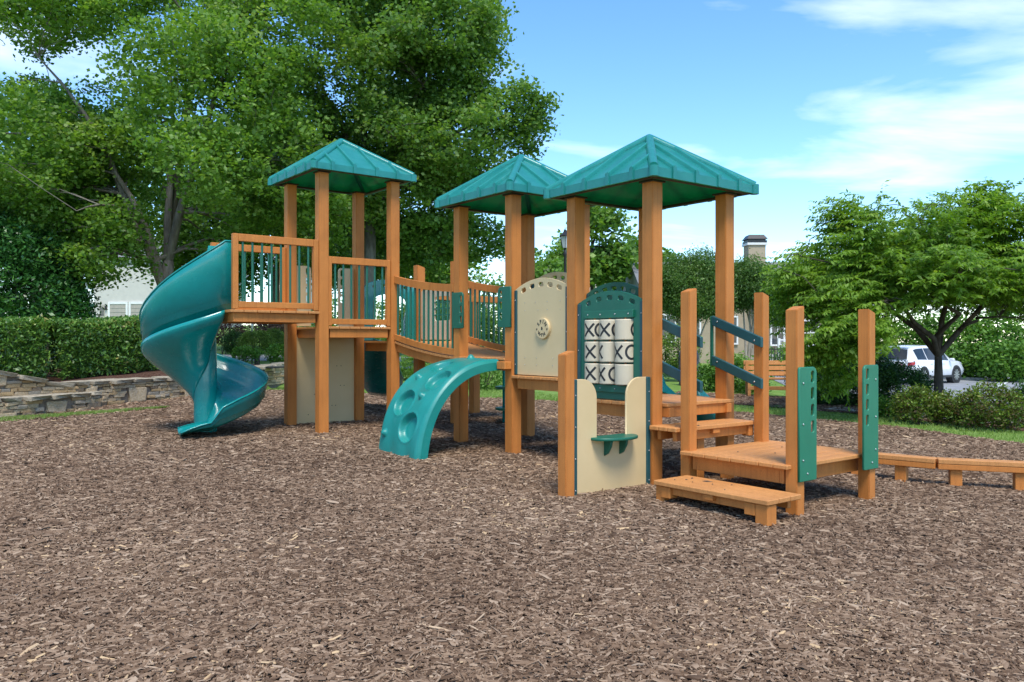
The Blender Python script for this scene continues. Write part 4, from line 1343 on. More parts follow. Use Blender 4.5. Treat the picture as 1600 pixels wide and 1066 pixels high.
Y = 20.0
shrub('evergreen_shrub', 'tall dark glossy evergreen shrub above the hedge at the left edge', 'shrub',
      [E_px(20, 450, Y, 1.4, 1.4), E_px(-40, 420, Y, 1.4, 1.7), E_px(75, 475, Y, .85, .8), E_px(108, 488, Y + .3, .55, .5), E_px(40, 400, Y, .9, .8)], 'magnolia', 2300, 22, .13, .12, .45, seed=2.2, gap=-1.2)
Y = 23.0
shrub('evergreen_shrub', 'olive-grey shrub with pale leaves behind the dark evergreen shrub', 'shrub',
      [E_px(75, 400, Y, .9, 1.3), E_px(50, 350, Y, .8, .9), E_px(95, 450, Y, .6, .8)], 'olive', 800, 20, .15, .10, .4, seed=3.4, gap=-.6)
Y = 26.0
shrub('conical_evergreen', 'slim bright green conical evergreen left of the white garage house', 'shrub',
      [E_px(107, 470, Y, .38, 1.1), E_px(107, 450, Y, .28, 1.2), E_px(97, 480, Y, .3, .9)], 'bright', 320, 20, .09, .08, .35, seed=4.4)

# ------------------------------------------------------------------ stone retaining wall and hedge
M['mortar'] = surf('wall_joint', (0.17, 0.13, 0.095), (0.27, 0.21, 0.155), 20, .95)
stone_mats = [surf('fieldstone_%s' % nm, a, b, 9, .92, .7, 35, c3=c, spec=.15, bdist=.02) for nm, a, b, c in (
    ('buff', (0.43, 0.31, 0.185), (0.55, 0.42, 0.265), (0.62, 0.50, 0.35)), ('ochre', (0.38, 0.245, 0.115), (0.52, 0.36, 0.19), (0.58, 0.43, 0.26)),
    ('grey', (0.33, 0.275, 0.205), (0.44, 0.38, 0.295), (0.54, 0.48, 0.385)), ('brown', (0.24, 0.17, 0.11), (0.34, 0.25, 0.165), (0.42, 0.32, 0.22)))]
M['capstone'] = surf('cap_stone', (0.20, 0.17, 0.125), (0.38, 0.325, 0.24), 7, .95, .7, 30, c3=(0.52, 0.45, 0.34), spec=.1, bdist=.02)

def stone_mesh(sx, sy, sz, mat, rd):
    bm = bmesh.new()
    bmesh.ops.create_cube(bm, size=1.0, matrix=Matrix.Diagonal((sx, sy, sz, 1)))
    for v in bm.verts:
        v.co.x += rd.uniform(-.10, .10) * sx; v.co.z += rd.uniform(-.16, .16) * sz; v.co.y += rd.uniform(-.1, .1) * sy
    bmesh.ops.bevel(bm, geom=bm.edges[:], offset=min(sx, sz) * .07, segments=1, affect='EDGES')
    me = bpy.data.meshes.new('stone'); bm.to_mesh(me); bm.free(); me.materials.append(mat); return me
_rd = random.Random(5)
STONES = [[stone_mesh(1, 1, 1, m, _rd) for _ in range(7)] for m in stone_mats]

class Path:
    def __init__(s, pts):
        s.p = [Vector((x, y, 0)) for x, y in pts]
        s.l = [0]
        for a, b in zip(s.p[:-1], s.p[1:]): s.l.append(s.l[-1] + (b - a).length)
    def at(s, d):
        d = max(0, min(d, s.l[-1] - 1e-6))
        for i in range(len(s.l) - 1):
            if d <= s.l[i + 1]:
                t = (d - s.l[i]) / (s.l[i + 1] - s.l[i]); v = (s.p[i + 1] - s.p[i]).normalized()
                return s.p[i].lerp(s.p[i + 1], t), math.atan2(v.y, v.x)

def stone_wall(name, label, pts, top, y_ref, cap_over=.05, thick=.3, big=(), seed=1, coarse=1.0, first=True, budget=170):
    """pts: face line in plan; top(d): height of the coursing; stones sit proud of a mortar core on the right-hand (play) side"""
    rd = random.Random(seed)
    P = Path(pts); Ltot = P.l[-1]
    p0, _ = P.at(0)
    t = empty(name, (p0.x, p0.y, gh(p0.x + .1, p0.y)), 0, label, 'wall')
    B = t.location
    def face(d, out, z):
        p, a = P.at(d); nx, ny = math.sin(a), -math.cos(a)     # towards the play area
        return Vector((p.x + nx * out, p.y + ny * out, z)) - B
    mb = MB()
    n = max(2, int(Ltot / .3)); v = []
    for k in range(n + 1):
        d = Ltot * k / n; p, a = P.at(d); g = gh(p.x + .25, p.y) - .25; tp = top(d)
        v += [face(d, 0, g), face(d, 0, tp), face(d, -thick, tp), face(d, -thick, g)]
    f = []
    for k in range(n):
        for j in range(3): f.append((4 * k + j, 4 * k + 4 + j, 4 * k + 5 + j, 4 * k + 1 + j))
    f += [(0, 1, 2, 3), (4 * n + 3, 4 * n + 2, 4 * n + 1, 4 * n)]
    mb.add(v, f); mb.obj('core', M['mortar'], t)
    for (d, zc, w, h, mi) in big:
        p, a = P.at(d)
        o = link('stone', STONES[mi][rd.randrange(7)], t, face(d, .0, zc), (0, 0, a), (w, .09, h))
    z0s = None
    cnt = 0
    d_lo = 0
    zmin = min(gh(P.at(q)[0].x + .2, P.at(q)[0].y) for q in np.linspace(0, Ltot, 12)) - .06
    zmax = max(top(q) for q in np.linspace(0, Ltot, 30))
    z = zmin
    while z < zmax:
        h = rd.uniform(.042, .075) * coarse
        d = rd.uniform(-.1, 0)
        while d < Ltot:
            w = rd.uniform(.10, .28) * coarse * (1.0 if d < 9 else 2.2)
            dc = d + w / 2
            if 0 < dc < Ltot:
                p, a = P.at(dc); g = gh(p.x + .25, p.y)
                if z + h > g - .02 and z + h * .6 < top(dc) and not any(abs(dc - bd) < (bw + w) / 2 - .02 and abs(z + h / 2 - bz) < (bh + h) / 2 - .012 for bd, bz, bw, bh, _ in big):
                    hh = min(h, top(dc) - z - .004)
                    mi = rd.choices((0, 1, 2, 3), (6, 5, 1.6, 2.0))[0]
                    link('stone', STONES[mi][rd.randrange(7)], t, face(dc, rd.uniform(-.022, .004), z + hh / 2), (0, 0, a), (w - .006, .09, hh - .003))
                    cnt += 1
            d += w
        z += h
    # cap stones
    d = 0
    while d < Ltot - .05:
        w = min(rd.uniform(.28, .55), Ltot - d); dc = d + w / 2
        p, a = P.at(dc); sl = math.atan2(top(min(dc + .1, Ltot)) - top(max(dc - .1, 0)), .2)
        key = box(1, 1, 1, M['capstone'], 0)
        me = bpy.data.meshes.get('cap_stone') or None
        o = link('cap_stone', CAPS[rd.randrange(5)], t, face(dc, -thick / 2 + cap_over / 2, top(dc) + .034), (0, -sl, a), (w - .008, thick + cap_over + .06, .07))
        d += w
    return t
CAPS = [stone_mesh(1, 1, 1, M['capstone'], random.Random(20 + k)) for k in range(5)]
for c_ in CAPS: c_.name = 'cap_stone'

def top_upper(d):
    # the wall comes in high from the left edge, dips, then runs level
    p, a = PU.at(d)
    return float(np.interp(p.y, [10, 12.0, 13.35, 16.5, 20.6, 24], [1.30, .985, .65, .63, .78, .86]))
PU = Path([(-8.95, 9.9), (-8.1, 12.0), (-7.35, 13.55), (-6.98, 14.75), (-6.42, 16.5), (-6.1, 18.4), (-5.75, 20.6), (-5.2, 22.4)])
stone_wall('stone_wall', 'long buff fieldstone retaining wall below the clipped hedge at the left', [(p.x, p.y) for p in PU.p], top_upper, 0,
           big=[(4.35, .50, .26, .22, 0), (2.75, .78, .24, .18, 0), (5.45, .38, .42, .27, 0), (6.85, .40, .36, .22, 0), (7.75, .42, .2, .2, 0), (7.3, .56, .2, .1, 0)], seed=3, coarse=1.0)
PL_ = [(-8.5, 10.0), (-7.72, 12.05), (-7.18, 13.46), (-7.06, 13.95)]
PL = Path(PL_)
stone_wall('stone_wall', 'low fieldstone terrace wall in front of the long retaining wall at the left edge', PL_, lambda d: .475, 0,
           big=[(3.25, .34, .36, .2, 0), (2.35, .22, .4, .15, 0), (4.0, .28, .3, .17, 3)], seed=9, thick=.42)

def hedge(name, label, pts, h0, h1, wd, n, leafm, size, seed):
    P = Path(pts); Lt = P.l[-1]
    p0, _ = P.at(0); base = Vector((p0.x, p0.y, gh(p0.x, p0.y)))
    t = empty(name, base, 0, label, 'hedge')
    d = RNG.uniform(0, Lt, n); w = RNG.uniform(-1, 1, n); u = RNG.uniform(0, 1, n)
    # skin of a rounded box: front, back or top
    s = RNG.uniform(0, 1, n)
    top = s < .38
    w = np.where(top, w, np.sign(w) * (1 - np.abs(RNG.normal(0, .16, n))))
    u = np.where(top, 1 - np.abs(RNG.normal(0, .06, n)), u)
    pts_ = np.zeros((n, 3))
    for k in range(n):
        p, a = P.at(d[k]); nx, ny = -math.sin(a), math.cos(a)
        bul = 1 + .06 * math.sin(d[k] * 2.3 + seed) + .05 * math.sin(d[k] * 5.1)
        hh = h1 * (1 + .035 * math.sin(d[k] * 1.7 + seed) + .02 * math.sin(d[k] * 4.3))
        rr = wd * bul * (1 - .22 * max(0, (u[k] - .8) / .2) ** 2) * (1 - .10 * max(0, (.25 - u[k]) / .25))
        x, y = p.x + nx * w[k] * rr, p.y + ny * w[k] * rr
        pts_[k] = (x, y, gh(p.x - .3, p.y) + h0 + (hh - h0) * u[k])
    pts_ += RNG.normal(0, .022, pts_.shape)
    rn = .42 + .22 * RNG.normal(size=n) + .25 * (u - .5) * 0 + .12 * wob(pts_, 2.2, seed)
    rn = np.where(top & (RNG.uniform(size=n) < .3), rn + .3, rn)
    leaves('foliage', pts_ - np.array(base), size, .42, M[leafm], t, rnd=rn, droop=-.15, flat=.1)
    mb = MB()
    for k in range(int(Lt / .35)):
        p, a = P.at(.2 + k * .35)
        g = gh(p.x - .3, p.y)
        mb.tube([(p.x - base.x, p.y - base.y, g - base.z - .1), (p.x - base.x + .05, p.y - base.y, g + h1 * .5 - base.z), (p.x - base.x, p.y - base.y + .08, g + h1 * .8 - base.z)], [.025, .018, .008], 5)
    tag(mb.obj('stems', M['dark_bark'], t), kind='stuff')
    return t
hedge('clipped_hedge', 'left length of clipped laurel hedge above the stone wall', [(-9.9, 11.6), (-9.0, 13.3), (-8.55, 14.3)], .05, 1.12, .55, 27000, 'laurel', .085, 1.3)
hedge('clipped_hedge', 'right length of clipped laurel hedge running towards the teal spiral slide', [(-8.55, 14.55), (-8.05, 16.2), (-7.75, 18.0)], .05, 1.07, .60, 30000, 'laurel', .085, 2.9)

# ------------------------------------------------------------------ planting beds, paths, car park
sheet('planting_bed', M['bark_mulch'], [(-6.18, 18.4), (-6.5, 16.5), (-7.1, 14.75), (-7.5, 13.6), (-8.3, 11.9), (-9.3, 10), (-12, 10.5), (-11, 14), (-9.6, 17.5), (-8, 20.8), (-5.85, 20.6)], lift=.012, rough=.006, step=.4)
BED = [(3.2, 17.6), (4.8, 16.5), (6.5, 15.0), (7.8, 13.1), (8.8, 11.0), (12.6, 12.6), (11.6, 15.2), (9.6, 17.4), (7.0, 19.2), (4.2, 20.4)]
sheet('planting_bed', M['bark_mulch'], BED, lift=.012, rough=.008, step=.4)
o = chips('bark_chips', M['chip'], [(10, 21, 260, 1.6)], BED, .015)
tag(o, 'red-brown bark chips spread over the planting bed under the right-hand tree', 'wood chips')
sheet('path', M['concrete'], [(6.1, 15.9), (7.6, 14.35), (8.7, 12.9), (9.3, 11.9), (10.2, 12.4), (9.2, 13.9), (8.0, 15.3), (6.7, 16.6)], lift=.022, step=.5)
sheet('parking_lot', M['asphalt'], [(7.5, 20.6), (10.4, 18.3), (13.0, 15.6), (19, 12), (42, 22), (40, 52), (12, 44), (9.5, 30)], lift=.015, step=2.0)
# kerbs of the car park
def kerb(pts, name='kerb', h=.14, w=.16):
    P = Path(pts); n = int(P.l[-1] / .8) + 1
    v, f = [], []
    for k in range(n + 1):
        p, a = P.at(P.l[-1] * k / n); nx, ny = -math.sin(a), math.cos(a); g = gh(p.x, p.y)
        for o_, z in ((-w / 2, -.1), (-w / 2, h - .02), (-w / 2 + .02, h), (w / 2 - .02, h), (w / 2, h - .02), (w / 2, -.1)): v.append((p.x + nx * o_, p.y + ny * o_, g + z))
    for k in range(n):
        for j in range(5): f.append((6 * k + j, 6 * k + j + 1, 6 * k + 7 + j, 6 * k + 6 + j))
    f += [(0, 1, 2, 3, 4, 5), tuple(6 * n + q for q in (5, 4, 3, 2, 1, 0))]
    return tag(link(name, from_np(name, np.array(v), f, M['concrete'])), kind='structure')
kerb([(7.4, 20.7), (10.3, 18.4), (12.9, 15.7), (18.9, 12.1)])
K2 = [(14.0, 44.0), (20.0, 42.2), (26.0, 38.6), (32.0, 33.5), (37, 29)]
kerb(K2)
for k in range(5):
    x0, y0 = 21.5 + 2.25 * k, 40.6 - 1.75 * k
    dx, dy = -.58, -.815
    p = [(x0, y0), (x0 + dx * 5, y0 + dy * 5)]
    nx, ny = -dy * .06, dx * .06
    sheet('bay_line', M['paint'], [(p[0][0] + nx, p[0][1] + ny), (p[0][0] - nx, p[0][1] - ny), (p[1][0] - nx, p[1][1] - ny), (p[1][0] + nx, p[1][1] + ny)], lift=.021, step=1.0)
# street behind the wall
sheet('sidewalk', M['concrete'], [(-12.6, 25.0), (-7.4, 25.6), (-2.6, 27.2), (-2.8, 28.6), (-7.8, 27.0), (-13, 26.4)], lift=.014, step=.8)
sheet('street', M['asphalt'], [(-26, 27.0), (-13, 28.2), (-8, 29.0), (-3, 30.8), (4, 34), (3.4, 38), (-3.6, 35.2), (-9, 33.2), (-14, 32.2), (-27, 31)], lift=.014, step=1.2)

VERGE = [(-8.2, 10.2), (-7.4, 11.72), (-6.75, 12.68), (-6.4, 13.3), (-5.95, 14.05)]
sheet('grass_verge', M['lawn'], VERGE + [(-6.55, 13.5), (-7.05, 12.98), (-7.76, 11.93), (-8.55, 10.4)], lift=.03, step=.4)
# grass: short blades on the ring round the play area
def grass_ring():
    n = 60000
    # points close outside the mulch edge, seen side only
    P = Path(PLAY + [PLAY[0]])
    d = RNG.uniform(0, P.l[-1], n)
    out = RNG.uniform(-.06, 1.0, n)
    pos = np.zeros((n, 3)); keep = np.zeros(n, bool)
    for k in range(n):
        p, a = P.at(d[k])
        if p.y < 9.5 or p.x < -5.4: continue
        wdt = float(np.interp(p.x, [-8, -6, -4.5, -3, 0, 3, 8], [.34, .34, .45, 2.6, 1.5, 1.3, 1.25]))
        if -6.3 < p.x < -4.8: wdt *= .5
        o_ = out[k] * wdt
        x, y = p.x + math.sin(a) * -o_, p.y + math.cos(a) * o_
        pos[k] = (x, y, 0); keep[k] = True
    pos = pos[keep]
    Pv = Path(VERGE); nv = 15000; extra = np.zeros((nv, 3))
    for k in range(nv):
        q = RNG.uniform(0, 1); p, a = Pv.at(q * Pv.l[-1]); o_ = RNG.uniform(-.03, .44 * (1 - q ** 3) + .03)
        extra[k] = (p.x - math.sin(a) * o_, p.y + math.cos(a) * o_, 0)
    pos = np.concatenate([pos, extra]); m_ = len(pos)
    pos[:, 2] = ground_h(pos[:, 0], pos[:, 1]) + .02
    h = RNG.uniform(.018, .05, m_)[:, None]; th = RNG.uniform(0, 2 * np.pi, m_)
    s = np.stack([np.cos(th), np.sin(th), np.zeros(m_)], 1) * .006
    lean = np.stack([RNG.normal(0, .5, m_), RNG.normal(0, .5, m_), np.ones(m_)], 1)
    v = np.stack([pos - s, pos + s, pos + lean * h], 1)
    rn = .5 + .2 * RNG.normal(size=m_) + .2 * wob(pos, 1.5, 1.)
    me = from_np('grass_strip', v.reshape(-1, 3), np.arange(m_ * 3).reshape(-1, 3), M['grass'], False, np.repeat(np.clip(rn, 0, 1), 3))
    return tag(link('grass_strip', me), 'narrow ring of short bright grass around the mulched play area', 'grass', kind='stuff')
grass_ring()

# ------------------------------------------------------------------ right-hand tree and shrubs
def right_tree():
    Y = 15.2
    x = at_px(1466, Y); g = gh(x, Y)
    t = empty('cherry_tree', (x, Y, g), 0, 'spreading tree with long drooping leaves beside the parked white car', 'tree')
    base = np.array([x, Y, g])
    fork = Vector((at_px(1466, Y), Y, z_px(556, Y)))
    trunk = [(0, 0, -.15), (.01, 0, .4), Vector(fork) - Vector(base)]
    tips = [(1290, 470, 14.2), (1250, 400, 15), (1330, 350, 15.5), (1400, 320, 15.2), (1480, 310, 16), (1560, 340, 15.5), (1640, 400, 15), (1600, 500, 14.2), (1380, 470, 13.4), (1500, 420, 13.2), (1300, 540, 14.2), (1680, 480, 15.6), (1420, 400, 17), (1560, 440, 17.2), (1330, 450, 17), (1250, 480, 15.8)]
    ends = []
    for px, py, yy in tips:
        ends.append(tuple(Vector((at_px(px, yy), yy, z_px(py, yy))) - Vector(base)))
    # sprays: clumps of leaves hanging along twigs
    ells = [E_px(1290, 420, 14.8, .95, .75), E_px(1400, 370, 14.8, 1.15, .75), E_px(1500, 360, 15.4, 1.25, .75), E_px(1600, 380, 15.2, 1.1, .8), E_px(1340, 480, 14.2, 1.0, .55), E_px(1450, 430, 13.8, 1.1, .55), E_px(1580, 430, 14.2, 1.1, .55),
            E_px(1290, 545, 14.4, .62, .32), E_px(1680, 450, 15.4, 1.1, .9), E_px(1430, 420, 16.6, 1.4, .9), E_px(1560, 430, 16.8, 1.3, .9), E_px(1330, 430, 16.4, 1.2, .9), E_px(1320, 335, 15.2, .45, .45), E_px(1540, 315, 15.4, .5, .4), E_px(1250, 470, 15.2, .6, .6), E_px(1285, 540, 13.8, .55, .38), E_px(1340, 525, 13.4, .65, .4), E_px(1300, 590, 14.2, .45, .28)]
    pts, rn, c = crown_points(ells, 6500, 1, .01, .25, -.42, 2.0, 2.6)
    # every clump is a short arching twig carrying pairs of hanging leaves
    K = len(c); per = 26
    ctr = np.array([at_px(1466, Y), Y, 2.6])
    dirs = c - ctr; dirs[:, 2] *= .3; dirs += RNG.normal(0, .7, dirs.shape) * np.array([1, 1, .55]); dirs /= np.linalg.norm(dirs, axis=1, keepdims=True)
    s_ = np.linspace(-.30, .30, per)[None, :, None] * RNG.uniform(.7, 1.25, (K, 1, 1))
    tw = c[:, None, :] + dirs[:, None, :] * s_
    tw[:, :, 2] -= (s_[:, :, 0] + .3) ** 2 * .16
    side = np.cross(dirs, np.array([0, 0, 1.])); side /= np.linalg.norm(side, axis=1, keepdims=True)
    sg = np.where(np.arange(per) % 2 == 0, 1, -1)[None, :, None]
    n = K * per
    ld = side[:, None, :] * sg * .8 + dirs[:, None, :] * .55 + RNG.normal(0, .35, (K, per, 3)); ld[:, :, 2] -= .4
    ld = ld.reshape(n, 3); ld /= np.linalg.norm(ld, axis=1, keepdims=True)
    p0 = tw.reshape(n, 3)
    up = RNG.normal(0, .3, (n, 3)); up[:, 2] += 1
    s = np.cross(ld, up); s /= np.linalg.norm(s, axis=1, keepdims=True)
    nn = np.cross(s, ld)
    ln = RNG.uniform(.075, .125, n)[:, None]; w = ln * RNG.uniform(.32, .46, n)[:, None]
    v = np.stack([p0, p0 + ld * ln * .45 + s * w * .5 - nn * w * .1, p0 + ld * ln - nn * ln * .15, p0 + ld * ln * .45 - s * w * .5 - nn * w * .1], 1) - base
    rnd = np.clip(np.repeat(RNG.normal(.45, .15, K) + .18 * wob(c, 1.3, 4.), per) + RNG.normal(0, .12, n), 0, 1)
    link('crown', from_np('crown', v.reshape(-1, 3), np.arange(n * 4).reshape(n, 4), M['cherry'], False, np.repeat(rnd, 4)), t)
    limbs(trunk, [ends[k] for k in (1, 4, 6, 9, 8, 0, 2, 3, 5, 7, 10, 11, 12, 13, 14, 15)], .115, 'trunk', M['dark_bark'], t, c - base, 260, 4, wig=.9)
right_tree()

def low_shrub(label, px, py_base, Y, wpx, hpx, leafm='azalea', n=360, size=.05, gap=-.55, seed=1., name='azalea_shrub', per=16, group=None, spread=.06, inner=.6):
    x = at_px(px, Y); g = gh(x, Y); k = Y / 1267
    w = wpx * k / 2; h = hpx * k
    ells = [(x, Y, g + h * .55, w * .8, w * .7, h * .48), (x - w * .45, Y + .05, g + h * .45, w * .5, w * .5, h * .42), (x + w * .5, Y - .05, g + h * .42, w * .5, w * .5, h * .40)]
    return shrub(name, label, 'shrub', ells, leafm, n, per, spread, size, .5, gap, seed=seed, group=group, inner=inner, gsc=4.)
low_shrub('green and russet azalea below the cherry trunk', 1436, 655, 13.6, 84, 58, seed=1.1)
low_shrub('sparse azalea between two fuller ones under the cherry tree', 1483, 655, 13.4, 50, 52, n=150, seed=2.3, gap=-.2)
low_shrub('largest yellow-green azalea with russet lower leaves beside the right edge', 1546, 668, 12.8, 105, 74, n=480, seed=3.7)
low_shrub('dark green rounded shrub cut by the right edge of the photo', 1612, 660, 13.2, 60, 76, 'juniper', 320, .045, -.9, 4.1, 'round_shrub')
low_shrub('small light green shrub at the foot of the dark juniper', 1372, 640, 14.6, 50, 32, 'ivy', 150, .05, -.5, 5.2, 'round_shrub')
shrub('juniper_hedge', 'wide dark green juniper mound behind the green hand panels', 'shrub',
      [E_px(1320, 600, 17.5, 1.15, .5, .8), E_px(1395, 605, 17.0, .75, .48, .7), E_px(1275, 598, 18, .55, .45, .6), E_px(1350, 582, 17.8, .7, .4, .6)], 'juniper', 2600, 26, .07, .06, .35, gap=-1.5, seed=6.2, inner=.8)
shrub('euonymus_shrub', 'light green leafy shrub behind the stair handrails', 'shrub',
      [E_px(1135, 585, 21, .55, .55), E_px(1170, 590, 20.6, .55, .5), E_px(1105, 595, 21, .35, .42)], 'ivy', 380, 18, .08, .085, .5, seed=7.1)
shrub('euonymus_shrub', 'yellow-green shrub behind the dark litter bin', 'shrub', [E_px(1062, 545, 25, .62, .7), E_px(1035, 560, 25, .5, .6)], 'box', 300, 18, .09, .09, .5, seed=7.9)
shrub('round_shrub', 'small leafy bush on the lawn seen under the bridge', 'shrub', [E_px(757, 592, 19.5, .42, .36), E_px(740, 598, 19.6, .3, .28)], 'ivy', 200, 16, .06, .07, .4, seed=8.4, gap=-.4)
shrub('round_shrub', 'strappy light green bush beyond the bridge posts', 'shrub', [E_px(640, 575, 22, .45, .3), E_px(662, 585, 21.5, .35, .3)], 'bright', 160, 16, .08, .12, .2, seed=8.9, gap=-.4)
# clipped box balls and purple shrub across the street
shrub('box_ball', 'large clipped yellow-green box ball seen left of the high tower', 'shrub', [E_px(401, 536, 26.5, .56, .36, .5)], 'box', 700, 18, .05, .045, .5, seed=9.1, inner=.92, gap=-2)
shrub('box_ball', 'darker clipped box ball half hidden behind the spiral slide', 'shrub', [E_px(366, 536, 28, .36, .38, .4)], 'juniper', 420, 18, .05, .045, .5, seed=9.5, inner=.92, gap=-2)
shrub('box_ball', 'clipped box ball peeping out right of the largest one', 'shrub', [E_px(428, 532, 28.5, .36, .36, .4)], 'box', 420, 18, .05, .045, .5, seed=9.8, inner=.92, gap=-2)
shrub('purple_shrub', 'dark purple-leaved shrub behind the clipped box balls', 'shrub', [E_px(385, 505, 33, 1.1, .7), E_px(350, 510, 33, .9, .7), E_px(425, 512, 34, .7, .5)], 'plum', 480, 18, .14, .10, .5, seed=10.1, gap=-.5)
shrub('round_shrub', 'leafy green bush on the wall beside the black bench', 'shrub', [E_px(437, 553, 21.6, .32, .26), E_px(385, 552, 23.5, .4, .16), E_px(452, 556, 21.6, .25, .2)], 'ivy', 260, 16, .06, .07, .45, seed=10.6)
shrub('round_shrub', 'bright green rounded bush on the far slope behind the box balls', 'shrub', [E_px(437, 516, 44, .8, .5)], 'bright', 200, 16, .12, .12, .5, seed=10.9)

# crape myrtles: many pale stems under a rounded crown
def myrtle(label, px, Y, tops, seed):
    x = at_px(px, Y); g = gh(x, Y)
    t = empty('crape_myrtle', (x, Y, g), 0, label, 'tree', 'crape myrtles in front of the tan house')
    base = np.array([x, Y, g])
    ells = [E_px(a, b, Y + dy, rx, rz) for a, b, dy, rx, rz in tops]
    pts, rn, c = crown_points(ells, 2300, 26, .16, .4, -.6, 1.6, seed, .7)
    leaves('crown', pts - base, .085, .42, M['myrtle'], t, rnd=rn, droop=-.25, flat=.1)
    rd = random.Random(int(seed * 7)); mb = MB()
    for k in range(11):
        e = ells[rd.randrange(len(ells))]
        tx, ty, tz = e[0] + rd.uniform(-.7, .7) * e[3] - x, e[1] + rd.uniform(-.5, .5) * e[4] - Y, e[2] - .1 * e[5] - g
        sx, sy = rd.uniform(-.18, .18), rd.uniform(-.18, .18)
        mb.tube([(sx, sy, -.1), (sx + tx * .18, sy + ty * .18, tz * .35), (tx * .6, ty * .6, tz * .75), (tx, ty, tz * 1.1)], [.045, .038, .026, .012], 6)
    tag(mb.obj('stems', M['pale_bark'], t), kind='stuff')
    return t
Y = 27
myrtle('crape myrtle left of the tall right-hand roof post, with pale bare stems', 1085, Y, [(1060, 440, 0, 1.0, .85), (1095, 430, .4, 1.0, .85), (1040, 455, .6, .7, .7), (1112, 462, -.2, .7, .7), (1075, 475, -.3, .9, .5)], 1.4)
myrtle('crape myrtle right of the tall right-hand roof post, below the chimney', 1175, Y + 1, [(1170, 440, 0, .9, .8), (1200, 455, .3, .8, .75), (1150, 450, .3, .7, .8), (1215, 485, 0, .7, .5)], 2.8)
# slim trees far behind
def slim(label, px, Y, ells, leafm, n, seed, trunk_px=None, size=.3):
    x = at_px(trunk_px or px, Y); g = gh(x, Y)
    big_tree('columnar_tree', label, x, Y, ells, [(x, Y, g - .2), (x, Y, g + 2), (x, Y, ells[0][2] - .2 * ells[0][5])], [(e[0], e[1], e[2] + .5 * e[5]) for e in ells], .16, leafm, n, 20, .42, size, seed=seed, gap=-.45, nsub=40, gsc=.8, bark='dark_bark')
Y = 48
slim('tall light green tree between the two right-hand roofs', 935, Y, [E_px(942, 375, Y, 1.25, 2.1), E_px(930, 410, Y, 1.4, 1.3), E_px(955, 405, Y, 1.3, 1.0), E_px(925, 360, Y, 1.0, 1.4)], 'bright', 520, 1.9, 925)
Y = 55
slim('narrow dark green tree beside the tallest roof post', 1000, Y, [E_px(995, 420, Y, 1.1, 2.2), E_px(1010, 430, Y, 1.3, 2.0), E_px(985, 450, Y, 1.2, 1.2), E_px(1030, 425, Y, 1.2, 1.4)], 'ivy', 500, 2.4)
Y = 85
for lab, px, py, rx, rz, sd_ in (('distant pale green tree just right of the middle tower', 850, 428, 2.4, 1.6, 3.3), ('distant pointed tree beside the middle tower post', 832, 420, 1.3, 2.2, 3.9), ('distant dark tree beside the lantern', 880, 405, 1.6, 2.6, 4.3), ('distant russet-green tree above the green arched panels', 960, 450, 2.2, 1.0, 4.9),
                             ('distant tree low behind the bridge', 760, 470, 5.0, 3.4, 5.5), ('distant tree behind the crossing deck', 690, 480, 4.5, 3.0, 5.9), ('distant tree behind the far tan panel', 880, 485, 4.5, 2.2, 6.1)):
    x = at_px(px, Y)
    big_tree('distant_tree', lab, x, Y, [E_px(px, py, Y, rx, rz), E_px(px - 12, py + 12, Y, rx * .8, rz * .7), E_px(px + 14, py + 10, Y + 1, rx * .8, rz * .7)], [(x, Y, gh(x, Y) - .3), (x, Y, gh(x, Y) + 1.5), (x, Y, z_px(py, Y))], [(x, Y, z_px(py, Y) + rz * .5)], .2, 'bright', 170, 16, .5, .42, seed=sd_, gap=-.5, nsub=10, group=None)
    Y += 2
Y = 58
for k, (px, py, rx, rz) in enumerate(((470, 505, 2.2, 1.3), (525, 500, 2.4, 1.6), (590, 500, 2.6, 1.5), (655, 505, 2.4, 1.3), (720, 505, 2.6, 1.4), (790, 505, 2.6, 1.4), (850, 508, 2.4, 1.2), (1015, 500, 2.4, 1.6))):
    nm = ('beyond the slide deck', 'behind the high tower', 'behind the slide hood', 'behind the bridge start', 'behind the bridge middle', 'behind the climber top', 'behind the spin panel', 'behind the tallest post')[k]
    shrub('distant_shrub', 'distant rounded green shrub ' + nm, 'shrub', [E_px(px, py, Y + k % 3, rx, rz), E_px(px + 22, py + 8, Y + 1, rx * .7, rz * .8)], 'bright' if k % 3 else 'myrtle', 230, 16, .25, .22, .6, seed=20.3 + k)
# climbing ivy bank behind the car and clipped hedge at the right edge
shrub('ivy_bank', 'bright green leafy bank behind the parked white car', 'hedge',
      [E_px(1530, 550, 41, 2.0, 1.5, 1.2), E_px(1480, 540, 42, 1.8, 1.8, 1.2), E_px(1570, 565, 39, 1.0, 1.0, 1), E_px(1430, 545, 43, 1.8, 1.7, 1.2), E_px(1385, 550, 44, 1.6, 1.5, 1.2), E_px(1560, 520, 41, 1.2, 1.2, 1)], 'ivy', 1300, 18, .22, .2, .6, seed=11.3)
shrub('clipped_hedge', 'clipped olive hedge behind the black fence at the right edge', 'hedge', [E_px(1600, 565, 40, .9, 1.0, .8), E_px(1630, 562, 39, 1.0, 1.0, .8)], 'laurel', 420, 18, .16, .16, .5, seed=11.9)
shrub('round_shrub', 'pale green bush between the juniper and the white car', 'shrub', [E_px(1345, 552, 26, .42, .48)], 'box', 220, 16, .08, .09, .5, seed=12.5)
shrub('round_shrub', 'low planting in front of the stone porch steps', 'shrub', [E_px(1205, 562, 33, 1.3, .5), E_px(1240, 560, 33, .8, .45)], 'ivy', 300, 16, .12, .12, .5, seed=12.9)
